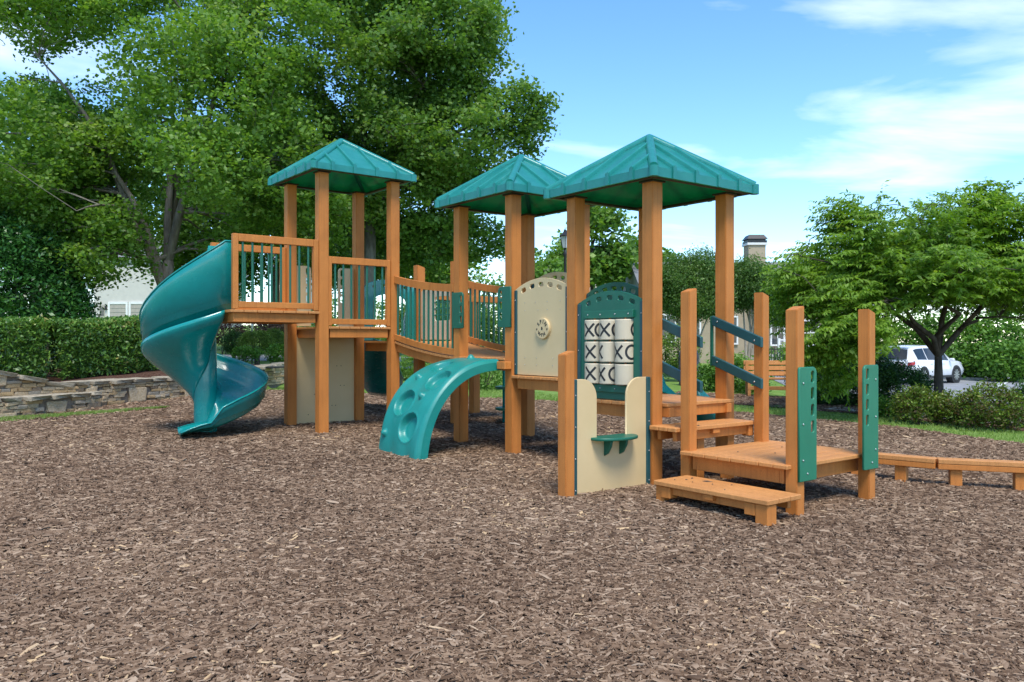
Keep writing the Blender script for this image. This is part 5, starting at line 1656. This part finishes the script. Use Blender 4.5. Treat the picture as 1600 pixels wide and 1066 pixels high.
#@@THINGS
# ------------------------------------------------------------------ parked car
M['car_paint'] = surf('white_car_paint', (0.74, 0.75, 0.76), (0.80, 0.80, 0.81), 2, .18); M['car_paint'].node_tree.nodes['Principled BSDF'].inputs['Coat Weight'].default_value = .8
M['car_glass'] = surf('dark_car_glass', (0.012, 0.014, 0.016), (0.02, 0.022, 0.025), 3, .04)
M['tyre'] = surf('tyre_rubber', (0.014, 0.014, 0.014), (0.028, 0.028, 0.028), 20, .85)
M['alloy'] = surf('alloy_rim', (0.42, 0.43, 0.44), (0.55, 0.56, 0.57), 10, .3); M['alloy'].node_tree.nodes['Principled BSDF'].inputs['Metallic'].default_value = .8
M['red_lens'] = surf('red_lamp_lens', (0.30, 0.008, 0.012), (0.42, 0.015, 0.02), 8, .12)
M['black_plastic'] = surf('black_plastic', (0.02, 0.02, 0.021), (0.032, 0.032, 0.034), 12, .55)
def car():
    cxp, cyp = at_px(1436, 37.3), 37.3
    ang = math.pi / 2 - R(54.7)                   # forward direction, measured from +X
    g = gh(cxp, cyp) + .017
    t = empty('parked_car', (cxp, cyp, g), ang, 'white sport utility car parked behind the cherry trunk, rear towards the playground', 'car')
    # stations from the rear (x = -2.45) to the nose (x = 2.5): half widths and heights of the body lines
    st = [  # x, z_bottom, z_belt, half width low, half width belt, z_roof, half width roof
        (-2.46, .52, .98, .74, .74, .985, .72), (-2.40, .40, 1.02, .90, .86, 1.05, .80), (-2.22, .34, 1.06, .97, .93, 1.30, .74), (-1.98, .30, 1.06, .98, .95, 1.60, .66), (-1.6, .28, 1.05, .985, .955, 1.68, .64),
        (-.9, .26, 1.03, .985, .955, 1.725, .635), (0, .26, 1.01, .985, .95, 1.72, .62), (.55, .26, 1.00, .985, .945, 1.64, .60), (1.0, .27, 1.00, .985, .94, 1.36, .64), (1.32, .28, 1.00, .98, .93, 1.10, .74),
        (1.75, .30, .98, .965, .90, 1.02, .74), (2.15, .33, .92, .93, .84, .955, .70), (2.42, .38, .82, .84, .72, .84, .60), (2.52, .46, .70, .66, .58, .71, .5)]
    rows = []
    for x, zb, zl, wl_, wb, zr, wr in st:
        half = [(0, zb), (wl_ * .93, zb), (wl_, zb + .12), (wl_ + .005, (zb + zl) / 2 + .02), (wb + .01, zl - .05), (wb, zl), (wr + (wb - wr) * .12, zl + (zr - zl) * .84), (wr, zl + (zr - zl) * .97), (wr * .55, zr), (0, zr + .012)]
        rows.append([(x, -y, z) for y, z in half] + [(x, y, z) for y, z in half[-2:0:-1]])
    n = len(rows[0]); v = [p for r_ in rows for p in r_]
    f = [(i * n + j, i * n + (j + 1) % n, (i + 1) * n + (j + 1) % n, (i + 1) * n + j) for i in range(len(rows) - 1) for j in range(n)]
    f += [tuple(range(n - 1, -1, -1)), tuple((len(rows) - 1) * n + k for k in range(n))]
    me = from_np('body', np.array(v), f, M['car_paint']); shade_auto(me, 38)
    body = link('body', me, t)
    def strip(name, pts, off, mat, par=t):
        """panel lying on the body: quads through a list of (lower, upper) points, pushed out by off"""
        v_ = []
        for lo, hi in pts: v_ += [Vector(lo) + Vector(off), Vector(hi) + Vector(off)]
        m_ = MB().add(v_, [(2 * k, 2 * k + 2, 2 * k + 3, 2 * k + 1) for k in range(len(pts) - 1)])
        o_ = m_.obj(name, mat, par)
        md_ = o_.modifiers.new('shell', 'SOLIDIFY'); md_.thickness = .012; md_.offset = 0
        return o_
    for s_ in (-1, 1):
        def gl(x):
            xs_ = [q[0] for q in st]
            zl, wb, zr, wr = (float(np.interp(x, xs_, [q[k] for q in st])) for k in (2, 4, 5, 6))
            lo = (x, s_ * (wb - (wb - wr) * .10), zl + (zr - zl) * .06); hi = (x, s_ * (wr + (wb - wr) * .17), zl + (zr - zl) * .80)
            return lo, hi
        off = (0, s_ * .012, .004)
        strip('side_window', [gl(x) for x in np.linspace(-.02, .82, 5)], off, M['car_glass'])
        strip('side_window', [gl(x) for x in np.linspace(-1.0, -.08, 4)], off, M['car_glass'])
        strip('side_window', [gl(x) for x in np.linspace(-1.85, -1.08, 4)], off, M['car_glass'])
        q = MB()
        q.add([(-2.43, s_ * .40, .93), (-2.40, s_ * .875, .98), (-2.15, s_ * .965, 1.0), (-2.15, s_ * .968, .88), (-2.41, s_ * .90, .83), (-2.455, s_ * .40, .88)], [(0, 1, 4, 5), (1, 2, 3, 4)])
        tl = q.obj('tail_lamp', M['red_lens'], t); md = tl.modifiers.new('shell', 'SOLIDIFY'); md.thickness = .05; md.offset = 0
        link('exhaust', box(.08, .24, .06, M['alloy'], .01), t, (-2.45, s_ * .60, .43))
        link('sill', box(2.3, .04, .10, M['black_plastic'], .01), t, (-.02, s_ * .985, .31))
        link('door_handle', box(.22, .02, .03, M['car_paint'], .006), t, (-.75, s_ * .985, .90)); link('door_handle', box(.22, .02, .03, M['car_paint'], .006), t, (.25, s_ * .98, .89))
        link('mirror', box(.12, .2, .14, M['car_paint'], .03), t, (.85, s_ * 1.07, 1.06))
    strip('rear_window', [((-2.36, -.74, 1.10), (-2.05, -.60, 1.50)), ((-2.40, -.4, 1.10), (-2.08, -.36, 1.53)), ((-2.41, 0, 1.10), (-2.09, 0, 1.54)), ((-2.40, .4, 1.10), (-2.08, .36, 1.53)), ((-2.36, .74, 1.10), (-2.05, .60, 1.50))], (-.035, 0, .02), M['car_glass'])
    strip('windscreen', [((1.22, -.68, 1.10), (.66, -.55, 1.58)), ((1.30, 0, 1.12), (.70, 0, 1.64)), ((1.22, .68, 1.10), (.66, .55, 1.58))], (.03, 0, .03), M['car_glass'])
    link('spoiler', box(.26, 1.24, .035, M['car_paint'], .01), t, (-2.02, 0, 1.655))
    link('bumper', box(.10, 1.72, .16, M['black_plastic'], .03), t, (-2.43, 0, .45)); link('bumper_trim', box(.03, 1.5, .03, M['alloy'], .008), t, (-2.49, 0, .50))
    link('number_plate', box(.012, .34, .16, M['alloy'], .004), t, (-2.475, 0, .86))
    for x in (-1.42, 1.42):
        for s_ in (-1, 1):
            q = MB(); q.tube([(x, s_ * .70, .37), (x, s_ * .998, .37)], .43, 28)
            q.obj('wheel_arch', M['black_plastic'], t)
            w = MB()
            prof = [(.70, .24), (.74, .36), (.80, .375), (.96, .375), (1.0, .35), (1.0, .26), (.985, .25)]
            for (y0, r0), (y1, r1) in zip(prof[:-1], prof[1:]):
                for k in range(28):
                    a0, a1 = 2 * math.pi * k / 28, 2 * math.pi * (k + 1) / 28
                    w.add([(x + r0 * math.cos(a0), s_ * (y0 + .012), .372 + r0 * math.sin(a0)), (x + r1 * math.cos(a0), s_ * (y1 + .012), .372 + r1 * math.sin(a0)), (x + r1 * math.cos(a1), s_ * (y1 + .012), .372 + r1 * math.sin(a1)), (x + r0 * math.cos(a1), s_ * (y0 + .012), .372 + r0 * math.sin(a1))], [(0, 1, 2, 3)])
            wh = w.obj('wheel', M['tyre'], t, smooth=True)
            r = MB()
            for k in range(10):
                a0 = 2 * math.pi * k / 10
                ca_, sa_ = math.cos(a0), math.sin(a0); pw = .028
                r.add([(x + ca_ * .04 - sa_ * pw, s_ * 1.003, .372 + sa_ * .04 + ca_ * pw), (x + ca_ * .04 + sa_ * pw, s_ * 1.003, .372 + sa_ * .04 - ca_ * pw), (x + ca_ * .25 + sa_ * pw, s_ * 1.008, .372 + sa_ * .25 - ca_ * pw), (x + ca_ * .25 - sa_ * pw, s_ * 1.008, .372 + sa_ * .25 + ca_ * pw)], [(0, 1, 2, 3)])
            r.tube([(x, s_ * .99, .372), (x, s_ * 1.012, .372)], .06, 12)
            rm = r.obj('rim', M['alloy'], wh); md = rm.modifiers.new('shell', 'SOLIDIFY'); md.thickness = .02
            q = MB(); q.tube([(x, s_ * .9, .372), (x, s_ * .985, .372)], .25, 24); q.obj('brake_disc', M['black_plastic'], wh)
car()

# ------------------------------------------------------------------ houses
M['render_white'] = surf('pale_stucco', (0.50, 0.465, 0.41), (0.56, 0.52, 0.46), 2, .9)
M['garage'] = surf('garage_door_taupe', (0.34, 0.30, 0.245), (0.40, 0.355, 0.295), 3, .7)
M['trim_white'] = surf('white_trim', (0.68, 0.66, 0.62), (0.74, 0.72, 0.68), 3, .6)
M['glass'] = surf('window_glass', (0.02, 0.026, 0.032), (0.05, 0.06, 0.07), 1.5, .05)
M['shingle'] = surf('grey_shingle', (0.13, 0.13, 0.135), (0.23, 0.23, 0.235), 5, .9, .4, 18)
M['shingle2'] = surf('tan_shingle', (0.30, 0.26, 0.215), (0.42, 0.37, 0.31), 5, .9, .4, 18)
M['siding'] = surf('tan_siding', (0.33, 0.26, 0.17), (0.40, 0.32, 0.215), 2, .85)
M['porch_stone'] = surf('porch_stone', (0.16, 0.12, 0.09), (0.34, 0.26, 0.19), 6, .95, .6, 12, c3=(0.45, 0.37, 0.28))
def gable(t, x0, x1, y0, y1, z0, z1, mat, over=.4, name='roof', ridge='x'):
    """pitched roof with thickness; ridge along x or y"""
    mb = MB()
    if ridge == 'x':
        ym = (y0 + y1) / 2
        v = [(x0 - over, y0 - over, z0), (x1 + over, y0 - over, z0), (x1 + over, ym, z1), (x0 - over, ym, z1), (x1 + over, y1 + over, z0), (x0 - over, y1 + over, z0)]
        f = [(0, 1, 2, 3), (3, 2, 4, 5), (0, 3, 5), (1, 4, 2), (0, 5, 4, 1)]
    else:
        xm = (x0 + x1) / 2
        v = [(x0 - over, y0 - over, z0), (x0 - over, y1 + over, z0), (xm, y1 + over, z1), (xm, y0 - over, z1), (x1 + over, y1 + over, z0), (x1 + over, y0 - over, z0)]
        f = [(0, 3, 2, 1), (3, 5, 4, 2), (0, 5, 3), (1, 2, 4), (0, 1, 4, 5)]
    return mb.add(v, f).obj(name, mat, t)
def window(t, x, y, z, w, h, lights=2, mat='glass'):
    p = link('window', box(w, .06, h, M[mat], 0), t, (x, y, z))
    fr = MB(); b = .09
    fr.box(-w / 2 - b, w / 2 + b, -.07, -.028, h / 2, h / 2 + b); fr.box(-w / 2 - b, w / 2 + b, -.09, -.028, -h / 2 - b, -h / 2)
    fr.box(-w / 2 - b, -w / 2, -.07, -.028, -h / 2 + .001, h / 2 - .001); fr.box(w / 2, w / 2 + b, -.07, -.028, -h / 2 + .001, h / 2 - .001)
    fr.box(-w / 2 + .001, w / 2 - .001, -.06, -.031, -.025, .025)
    for k in range(1, lights): xx = -w / 2 + w * k / lights; fr.box(xx - .02, xx + .02, -.058, -.032, -h / 2 + .002, h / 2 - .002)
    fr.obj('frame', M['trim_white'], p)
    return p
def white_house():
    D = 86; x0 = at_px(147, D); g = z_px(506, D) - .3
    t = empty('garage_house', (x0, D, g), R(-2), 'pale stucco house with two taupe garage doors above the hedge', 'house')
    MB().box(0, 12.5, 0, 9, -2.0, 7.2).obj('wall', M['render_white'], t)
    gable(t, 0, 12.5, 0, 9, 7.2, 10.2, M['shingle'], .5)
    k = D / 1267
    for a, b in ((173, 198), (206, 232), (240, 266)):
        xa, xb = (a - 147) * k, (b - 147) * k
        d = MB().box(xa, xb, -.06, -.003, .25, 2.35).obj('garage_door', M['garage'], t)
        for q in range(1, 5):
            link('panel_rib', box(xb - xa - .04, .03, .03, M['trim_white'] if False else M['garage'], 0), d, ((xa + xb) / 2, -.075, .25 + 2.1 * q / 5))
        fr = MB(); fr.box(xa - .22, xa - .002, -.12, -.003, .2, 2.6); fr.box(xb + .002, xb + .22, -.12, -.003, .2, 2.6); fr.box(xa - .001, xb + .001, -.11, -.003, 2.352, 2.6)
        fr.obj('surround', M['trim_white'], d)
    xa, xb = (156 - 147) * k, (164 - 147) * k
    d = MB().box(xa, xb, -.05, -.003, .25, 2.3).obj('door', M['garage'], t)
    for r_ in range(3):
        for c_ in range(2): link('pane', box(.16, .02, .26, M['glass'], 0), d, (xa + .17 + .21 * c_, -.062, 1.25 + .31 * r_))
    link('wall_lamp', box(.18, .2, .4, M['darkmetal'], .03), t, ((166.5 - 147) * k, -.12, 1.95))
    window(t, 9.5, -.02, 5.0, 1.0, 1.5)
white_house()
def second_house():
    D = 80; x0 = at_px(424, D); g = z_px(500, D)
    t = empty('white_house', (x0, D, g), 0, 'white house glimpsed through the high deck balusters', 'house')
    MB().box(0, 3.4, 0, 7, -2, 5.2).obj('wall', M['trim_white'], t)
    gable(t, 0, 3.4, 0, 7, 5.2, 8, M['shingle'], .4)
    for x in (.9, 2.4): window(t, x, -.02, 1.4, .8, 1.4); window(t, x, -.02, 4.0, .8, 1.2)
second_house()
def tan_house():
    D = 43; x0 = at_px(1022, D); x1 = at_px(1330, D); g = z_px(560, D)
    w = x1 - x0
    t = empty('tan_house', (x0, D, g), 0, 'tan house with stone porch behind the crape myrtles, its chimney above the trees', 'house')
    MB().box(0, w, 1.6, 9, -1.2, 3.6).obj('wall', M['siding'], t)
    gable(t, 0, w, 1.6, 9, 3.6, 5.6, M['shingle'], .5)
    k = D / 1267
    gx = (1245 - 1022) * k
    MB().box(gx - 1.6, gx + 1.6, .9, 1.598, -1.2, 3.4).obj('gable_wall', M['siding'], t)
    gable(t, gx - 1.6, gx + 1.6, .9, 4, 3.4, 4.9, M['shingle'], .3, 'gable_roof', 'y')
    cx_ = at_px(1179, D + 4.7) - x0
    ch = MB().box(cx_ - .5, cx_ + .5, 4.2, 5.2, 3.6, 6.50).obj('chimney', M['siding'], t)
    q = MB(); q.box(cx_ - .58, cx_ + .58, 4.12, 5.28, 6.501, 6.63); q.obj('chimney_crown', M['trim_white'], ch)
    q = MB(); q.box(cx_ - .56, cx_ + .56, 4.14, 5.26, 6.631, 6.77)
    q.add([(cx_ - .6, 4.1, 6.85), (cx_ + .6, 4.1, 6.85), (cx_ + .6, 5.3, 6.85), (cx_ - .6, 5.3, 6.85), (cx_ - .42, 4.28, 7.11), (cx_ + .42, 4.28, 7.11), (cx_ + .42, 5.12, 7.11), (cx_ - .42, 5.12, 7.11)],
          [(0, 1, 5, 4), (1, 2, 6, 5), (2, 3, 7, 6), (3, 0, 4, 7), (4, 5, 6, 7), (3, 2, 1, 0)])
    q.box(cx_ - .5, cx_ + .5, 4.2, 5.2, 6.7695, 6.8505)
    q.obj('chimney_cap', M['darkmetal'], ch)
    for px, zz_ in ((1050, 1.6), (1090, 1.6), (1150, 1.5)): window(t, (px - 1022) * k, 1.57, zz_, .9, 1.4)
    window(t, (1223 - 1022) * k, .87, 1.35, .62, 1.25); window(t, (1275 - 1022) * k, .87, 1.35, .8, 1.25)
    d = MB().box((1239 - 1022) * k, (1253 - 1022) * k, .83, .898, .0, 1.55).obj('door', M['trim_white'], t)
    # stone porch with steps and rails
    p = MB().box((1175 - 1022) * k, (1300 - 1022) * k, -1.0, .83, -1.2, .10).obj('porch', M['porch_stone'], t)
    MB().box((1173 - 1022) * k, (1302 - 1022) * k, -1.08, .8, .101, .2).obj('porch_slab', M['concrete'], p)
    for q_ in range(4):
        MB().box((1178 - 1022) * k, (1206 - 1022) * k, -1.08 - .3 * (q_ + 1), -1.081 - .3 * q_, -1.2, -.02 - .17 * q_).obj('step', M['concrete'], p)
    rl = MB()
    for px in (1176, 1208, 1232, 1256):
        xx = (px - 1022) * k; rl.box(xx - .06, xx + .06, -1.0, -.88, .2, 1.05)
    rail = rl.obj('newel_posts', M['trim_white'], p)
    rail['kind'] = 'stuff'
    r2 = MB(); r2.box((1208 - 1022) * k, (1256 - 1022) * k, -.97, -.91, .93, 1.0); r2.obj('porch_rail', M['trim_white'], p)
    for i_ in range(18):
        xx = (1210 - 1022) * k + i_ * .085
        link('baluster', box(.025, .025, .72, M['trim_white'], 0), p, (xx, -.94, .565))
tan_house()
def far_roof(label, px0, px1, py_e, py_r, D, mat):
    x0, x1 = at_px(px0, D), at_px(px1, D); ze, zr = z_px(py_e, D), z_px(py_r, D); g = gh(x0, D)
    t = empty('distant_house', (x0, D, g), 0, label, 'house')
    MB().box(.3, x1 - x0 - .3, .3, 8, -.5, ze - g).obj('wall', M['render_white'], t)
    gable(t, .3, x1 - x0 - .3, .3, 8, ze - g, zr - g, M[mat], .3)
    for q in (.25, .5, .75): window(t, (x1 - x0) * q, .28, (ze - g) * .6, .9, 1.2)
far_roof('distant house with tan roof seen right of the middle tower', 805, 890, 446, 424, 95, 'shingle2')
far_roof('distant house with tan roof seen above the green arched panel', 900, 985, 462, 436, 98, 'shingle2')

# ------------------------------------------------------------------ small things round the play area
def wooden_bench():
    Y = 19.3; x = at_px(1215, Y); g = gh(x, Y)
    t = empty('park_bench', (x, Y, g), R(-8), 'wooden slatted park bench seen between the stair posts', 'bench')
    for k, z in enumerate((.50, .63, .76)): link('back_slat', box(1.5, .035, .105, M['plank'], .006), t, (0, .22 + .025 * k, z + .06), (R(-10), 0, 0))
    for y in (-.16, -.04, .08): link('seat_slat', box(1.5, .105, .04, M['plank'], .006), t, (0, y, .45))
    link('front_rail', box(1.44, .03, .09, M['plank'], .006), t, (0, -.19, .23))
    for sx in (-1, 1):
        q = MB()
        q.box(sx * .68 - .035, sx * .68 + .035, -.2, -.14, -.03, .428); q.box(sx * .68 - .035, sx * .68 + .035, .14, .20, -.03, .46); q.box(sx * .68 - .034, sx * .68 + .034, -.139, .139, .36, .427); q.box(sx * .68 - .034, sx * .68 + .034, .201, .245, .3, .86)
        q.obj('leg_frame', M['plank'], t)
wooden_bench()
def black_bench():
    Y = 19.6; x = at_px(447, Y); g = gh(x, Y)
    t = empty('metal_bench', (x, Y, g), R(12), 'black metal bench on the grass by the wall, left of the high tower', 'bench')
    for y in (-.16, -.05, .06, .17): link('seat_slat', box(1.3, .085, .03, M['darkmetal'], .006), t, (0, y, .43))
    for sx in (-1, 1):
        q = MB(); xx = sx * .5
        q.tube([(xx, .22, .405), (xx, -.18, .40), (xx, -.22, .33), (xx, -.19, .12), (xx, -.10, .02), (xx, .0, -.01), (xx, .3, -.01)], .024, 8)
        q.obj('leg', M['darkmetal'], t, smooth=True)
black_bench()
def bin_():
    Y = 23; x = at_px(1076, Y); g = gh(x, Y)
    t = empty('litter_bin', (x, Y, g), 0, 'dark grey domed litter bin behind the stair handrails', 'bin')
    q = MB(); q.tube([(0, 0, 0), (0, 0, .02), (0, 0, .72), (0, 0, .75)], [.25, .27, .28, .26], 20); b = q.obj('body', M['black_plastic'], t); shade_auto(b.data)
    q = MB(); q.tube([(0, 0, .751), (0, 0, .85), (0, 0, .98), (0, 0, 1.07), (0, 0, 1.12)], [.285, .285, .25, .16, .03], 20); b = q.obj('dome_lid', M['black_plastic'], t); shade_auto(b.data)
    link('flap', box(.26, .03, .13, M['darkmetal'], .01), b, (0, -.275, .86))
bin_()
def street_lamp():
    Y = 26; x = at_px(883, Y); g = gh(x, Y); zl = z_px(388, Y) - g
    t = empty('street_lamp', (x, Y, g), 0, 'black lantern street lamp half hidden by the roof post', 'lamp')
    q = MB(); q.tube([(0, 0, -.1), (0, 0, .35), (0, 0, .4), (0, 0, zl - .25), (0, 0, zl - .2), (0, 0, zl)], [.11, .10, .055, .04, .06, .03], 12); q.obj('pole', M['darkmetal'], t, smooth=True)
    q = MB()
    def ring(z, r): return [(r * math.cos(R(60 * k + 30)), r * math.sin(R(60 * k + 30)), z) for k in range(6)]
    q.add(ring(zl, .09) + ring(zl + .36, .17), [(k, (k + 1) % 6, 6 + (k + 1) % 6, 6 + k) for k in range(6)]); lg = q.obj('lantern_glass', M['lamp_glass'], t)
    q = MB(); a, b = ring(zl, .093), ring(zl + .36, .173)
    for k in range(6): q.tube([a[k], b[k]], .009, 5)
    q.add(ring(zl + .36, .21) + ring(zl + .40, .20) + ring(zl + .50, .08) + ring(zl + .58, .03), [(6 * j + k, 6 * j + (k + 1) % 6, 6 * j + 6 + (k + 1) % 6, 6 * j + 6 + k) for j in range(3) for k in range(6)] + [(5, 4, 3, 2, 1, 0), tuple(range(18, 24))])
    q.tube([(0, 0, zl + .58), (0, 0, zl + .68)], [.02, .004], 6)
    q.obj('lantern_frame', M['darkmetal'], t)
M['lamp_glass'] = surf('frosted_lamp_glass', (0.45, 0.47, 0.5), (0.55, 0.57, 0.6), 3, .2)
street_lamp()
def sign_pole():
    Y = 27; x = at_px(394, Y); g = gh(x, Y)
    t = empty('street_pole', (x, Y, g), 0, 'thin grey metal pole behind the slide deck', 'pole')
    q = MB(); q.tube([(0, 0, -.1), (0, 0, 2.7)], .035, 8); q.obj('shaft', M['alloy'], t, smooth=True)
    q = MB(); q.tube([(0, 0, 2.7), (0, 0, 2.74)], [.05, .02], 8); q.obj('cap', M['darkmetal'], t)
sign_pole()
def fence(label, pts, h=1.15, sp=.11):
    P = Path(pts); p0, _ = P.at(0); g0 = gh(p0.x, p0.y)
    t = empty('metal_fence', (p0.x, p0.y, g0), 0, label, 'fence')
    n = int(P.l[-1] / sp)
    me = box(.018, .018, h - .05, M['darkmetal'], 0); mp = box(.06, .06, h + .1, M['darkmetal'], 0)
    for k in range(n + 1):
        p, a = P.at(k * sp); g = gh(p.x, p.y)
        if k % 18 == 0: link('post', mp, t, (p.x - p0.x, p.y - p0.y, g - g0 + h / 2), (0, 0, a))
        else: link('picket', me, t, (p.x - p0.x, p.y - p0.y, g - g0 + h / 2 + .04), (0, 0, a))
    for z in (.14, h - .08):
        q = MB(); q.tube([Vector((P.at(d)[0].x - p0.x, P.at(d)[0].y - p0.y, gh(P.at(d)[0].x, P.at(d)[0].y) - g0 + z)) for d in np.linspace(0, P.l[-1], 8)], .016, 5)
        q.obj('rail', M['darkmetal'], t)
fence('black metal fence in front of the tan house porch', [(at_px(1170, 30), 30), (at_px(1345, 30.5), 30.5)])
fence('black metal fence at the right edge beyond the car park', [(at_px(1572, 42), 42), (at_px(1680, 40), 40)])

# bits of bark kicked up on to the steps
def step_bits():
    mb = MB(); rd = random.Random(8)
    def put(a, b, z, ln, w, yaw):
        c, s_ = math.cos(yaw), math.sin(yaw)
        v = []
        for x, y, h in ((-ln / 2, 0, .001), (-ln * .1, -w / 2, .002), (ln / 2, -w * .15, .001), (ln * .05, w / 2, .002), (0, 0, .009)):
            v.append((a + x * c - y * s_, b + x * s_ + y * c, z + h))
        mb.add(v, [(0, 1, 4), (1, 2, 4), (2, 3, 4), (3, 0, 4)])
    for a, b, ln in ((-.38, SB1 - .16, .03), (-.3, SB1 - .22, .035), (-.2, SB1 - .2, .05), (-.22, SB1 - .38, .1), (-.3, SB1 - .5, .03), (-.35, SB1 - .33, .025), (-.2, SB1 - .62, .025), (-.42, SB1 - .72, .03)): put(a, b, .2, ln, ln * .4, rd.uniform(0, 3))
    for a, b, ln in ((.08, -2.42, .04), (.16, -2.45, .05), (.3, -2.5, .045), (.22, -2.38, .03)): put(a, b, .6, ln, ln * .45, rd.uniform(0, 3))
    for a, b, ln in ((.5, -3.2, .04), (.9, -3.0, .03), (.3, -2.95, .035)): put(a, b, .4, ln, ln * .4, rd.uniform(0, 3))
    o = mb.obj('bark_bits', M['dark_bark'])
    o.location = PS.location; o.rotation_euler = PS.rotation_euler
    tag(o, 'a few dark bits of bark lying on the orange-brown steps', 'wood chips', kind='stuff')
step_bits()
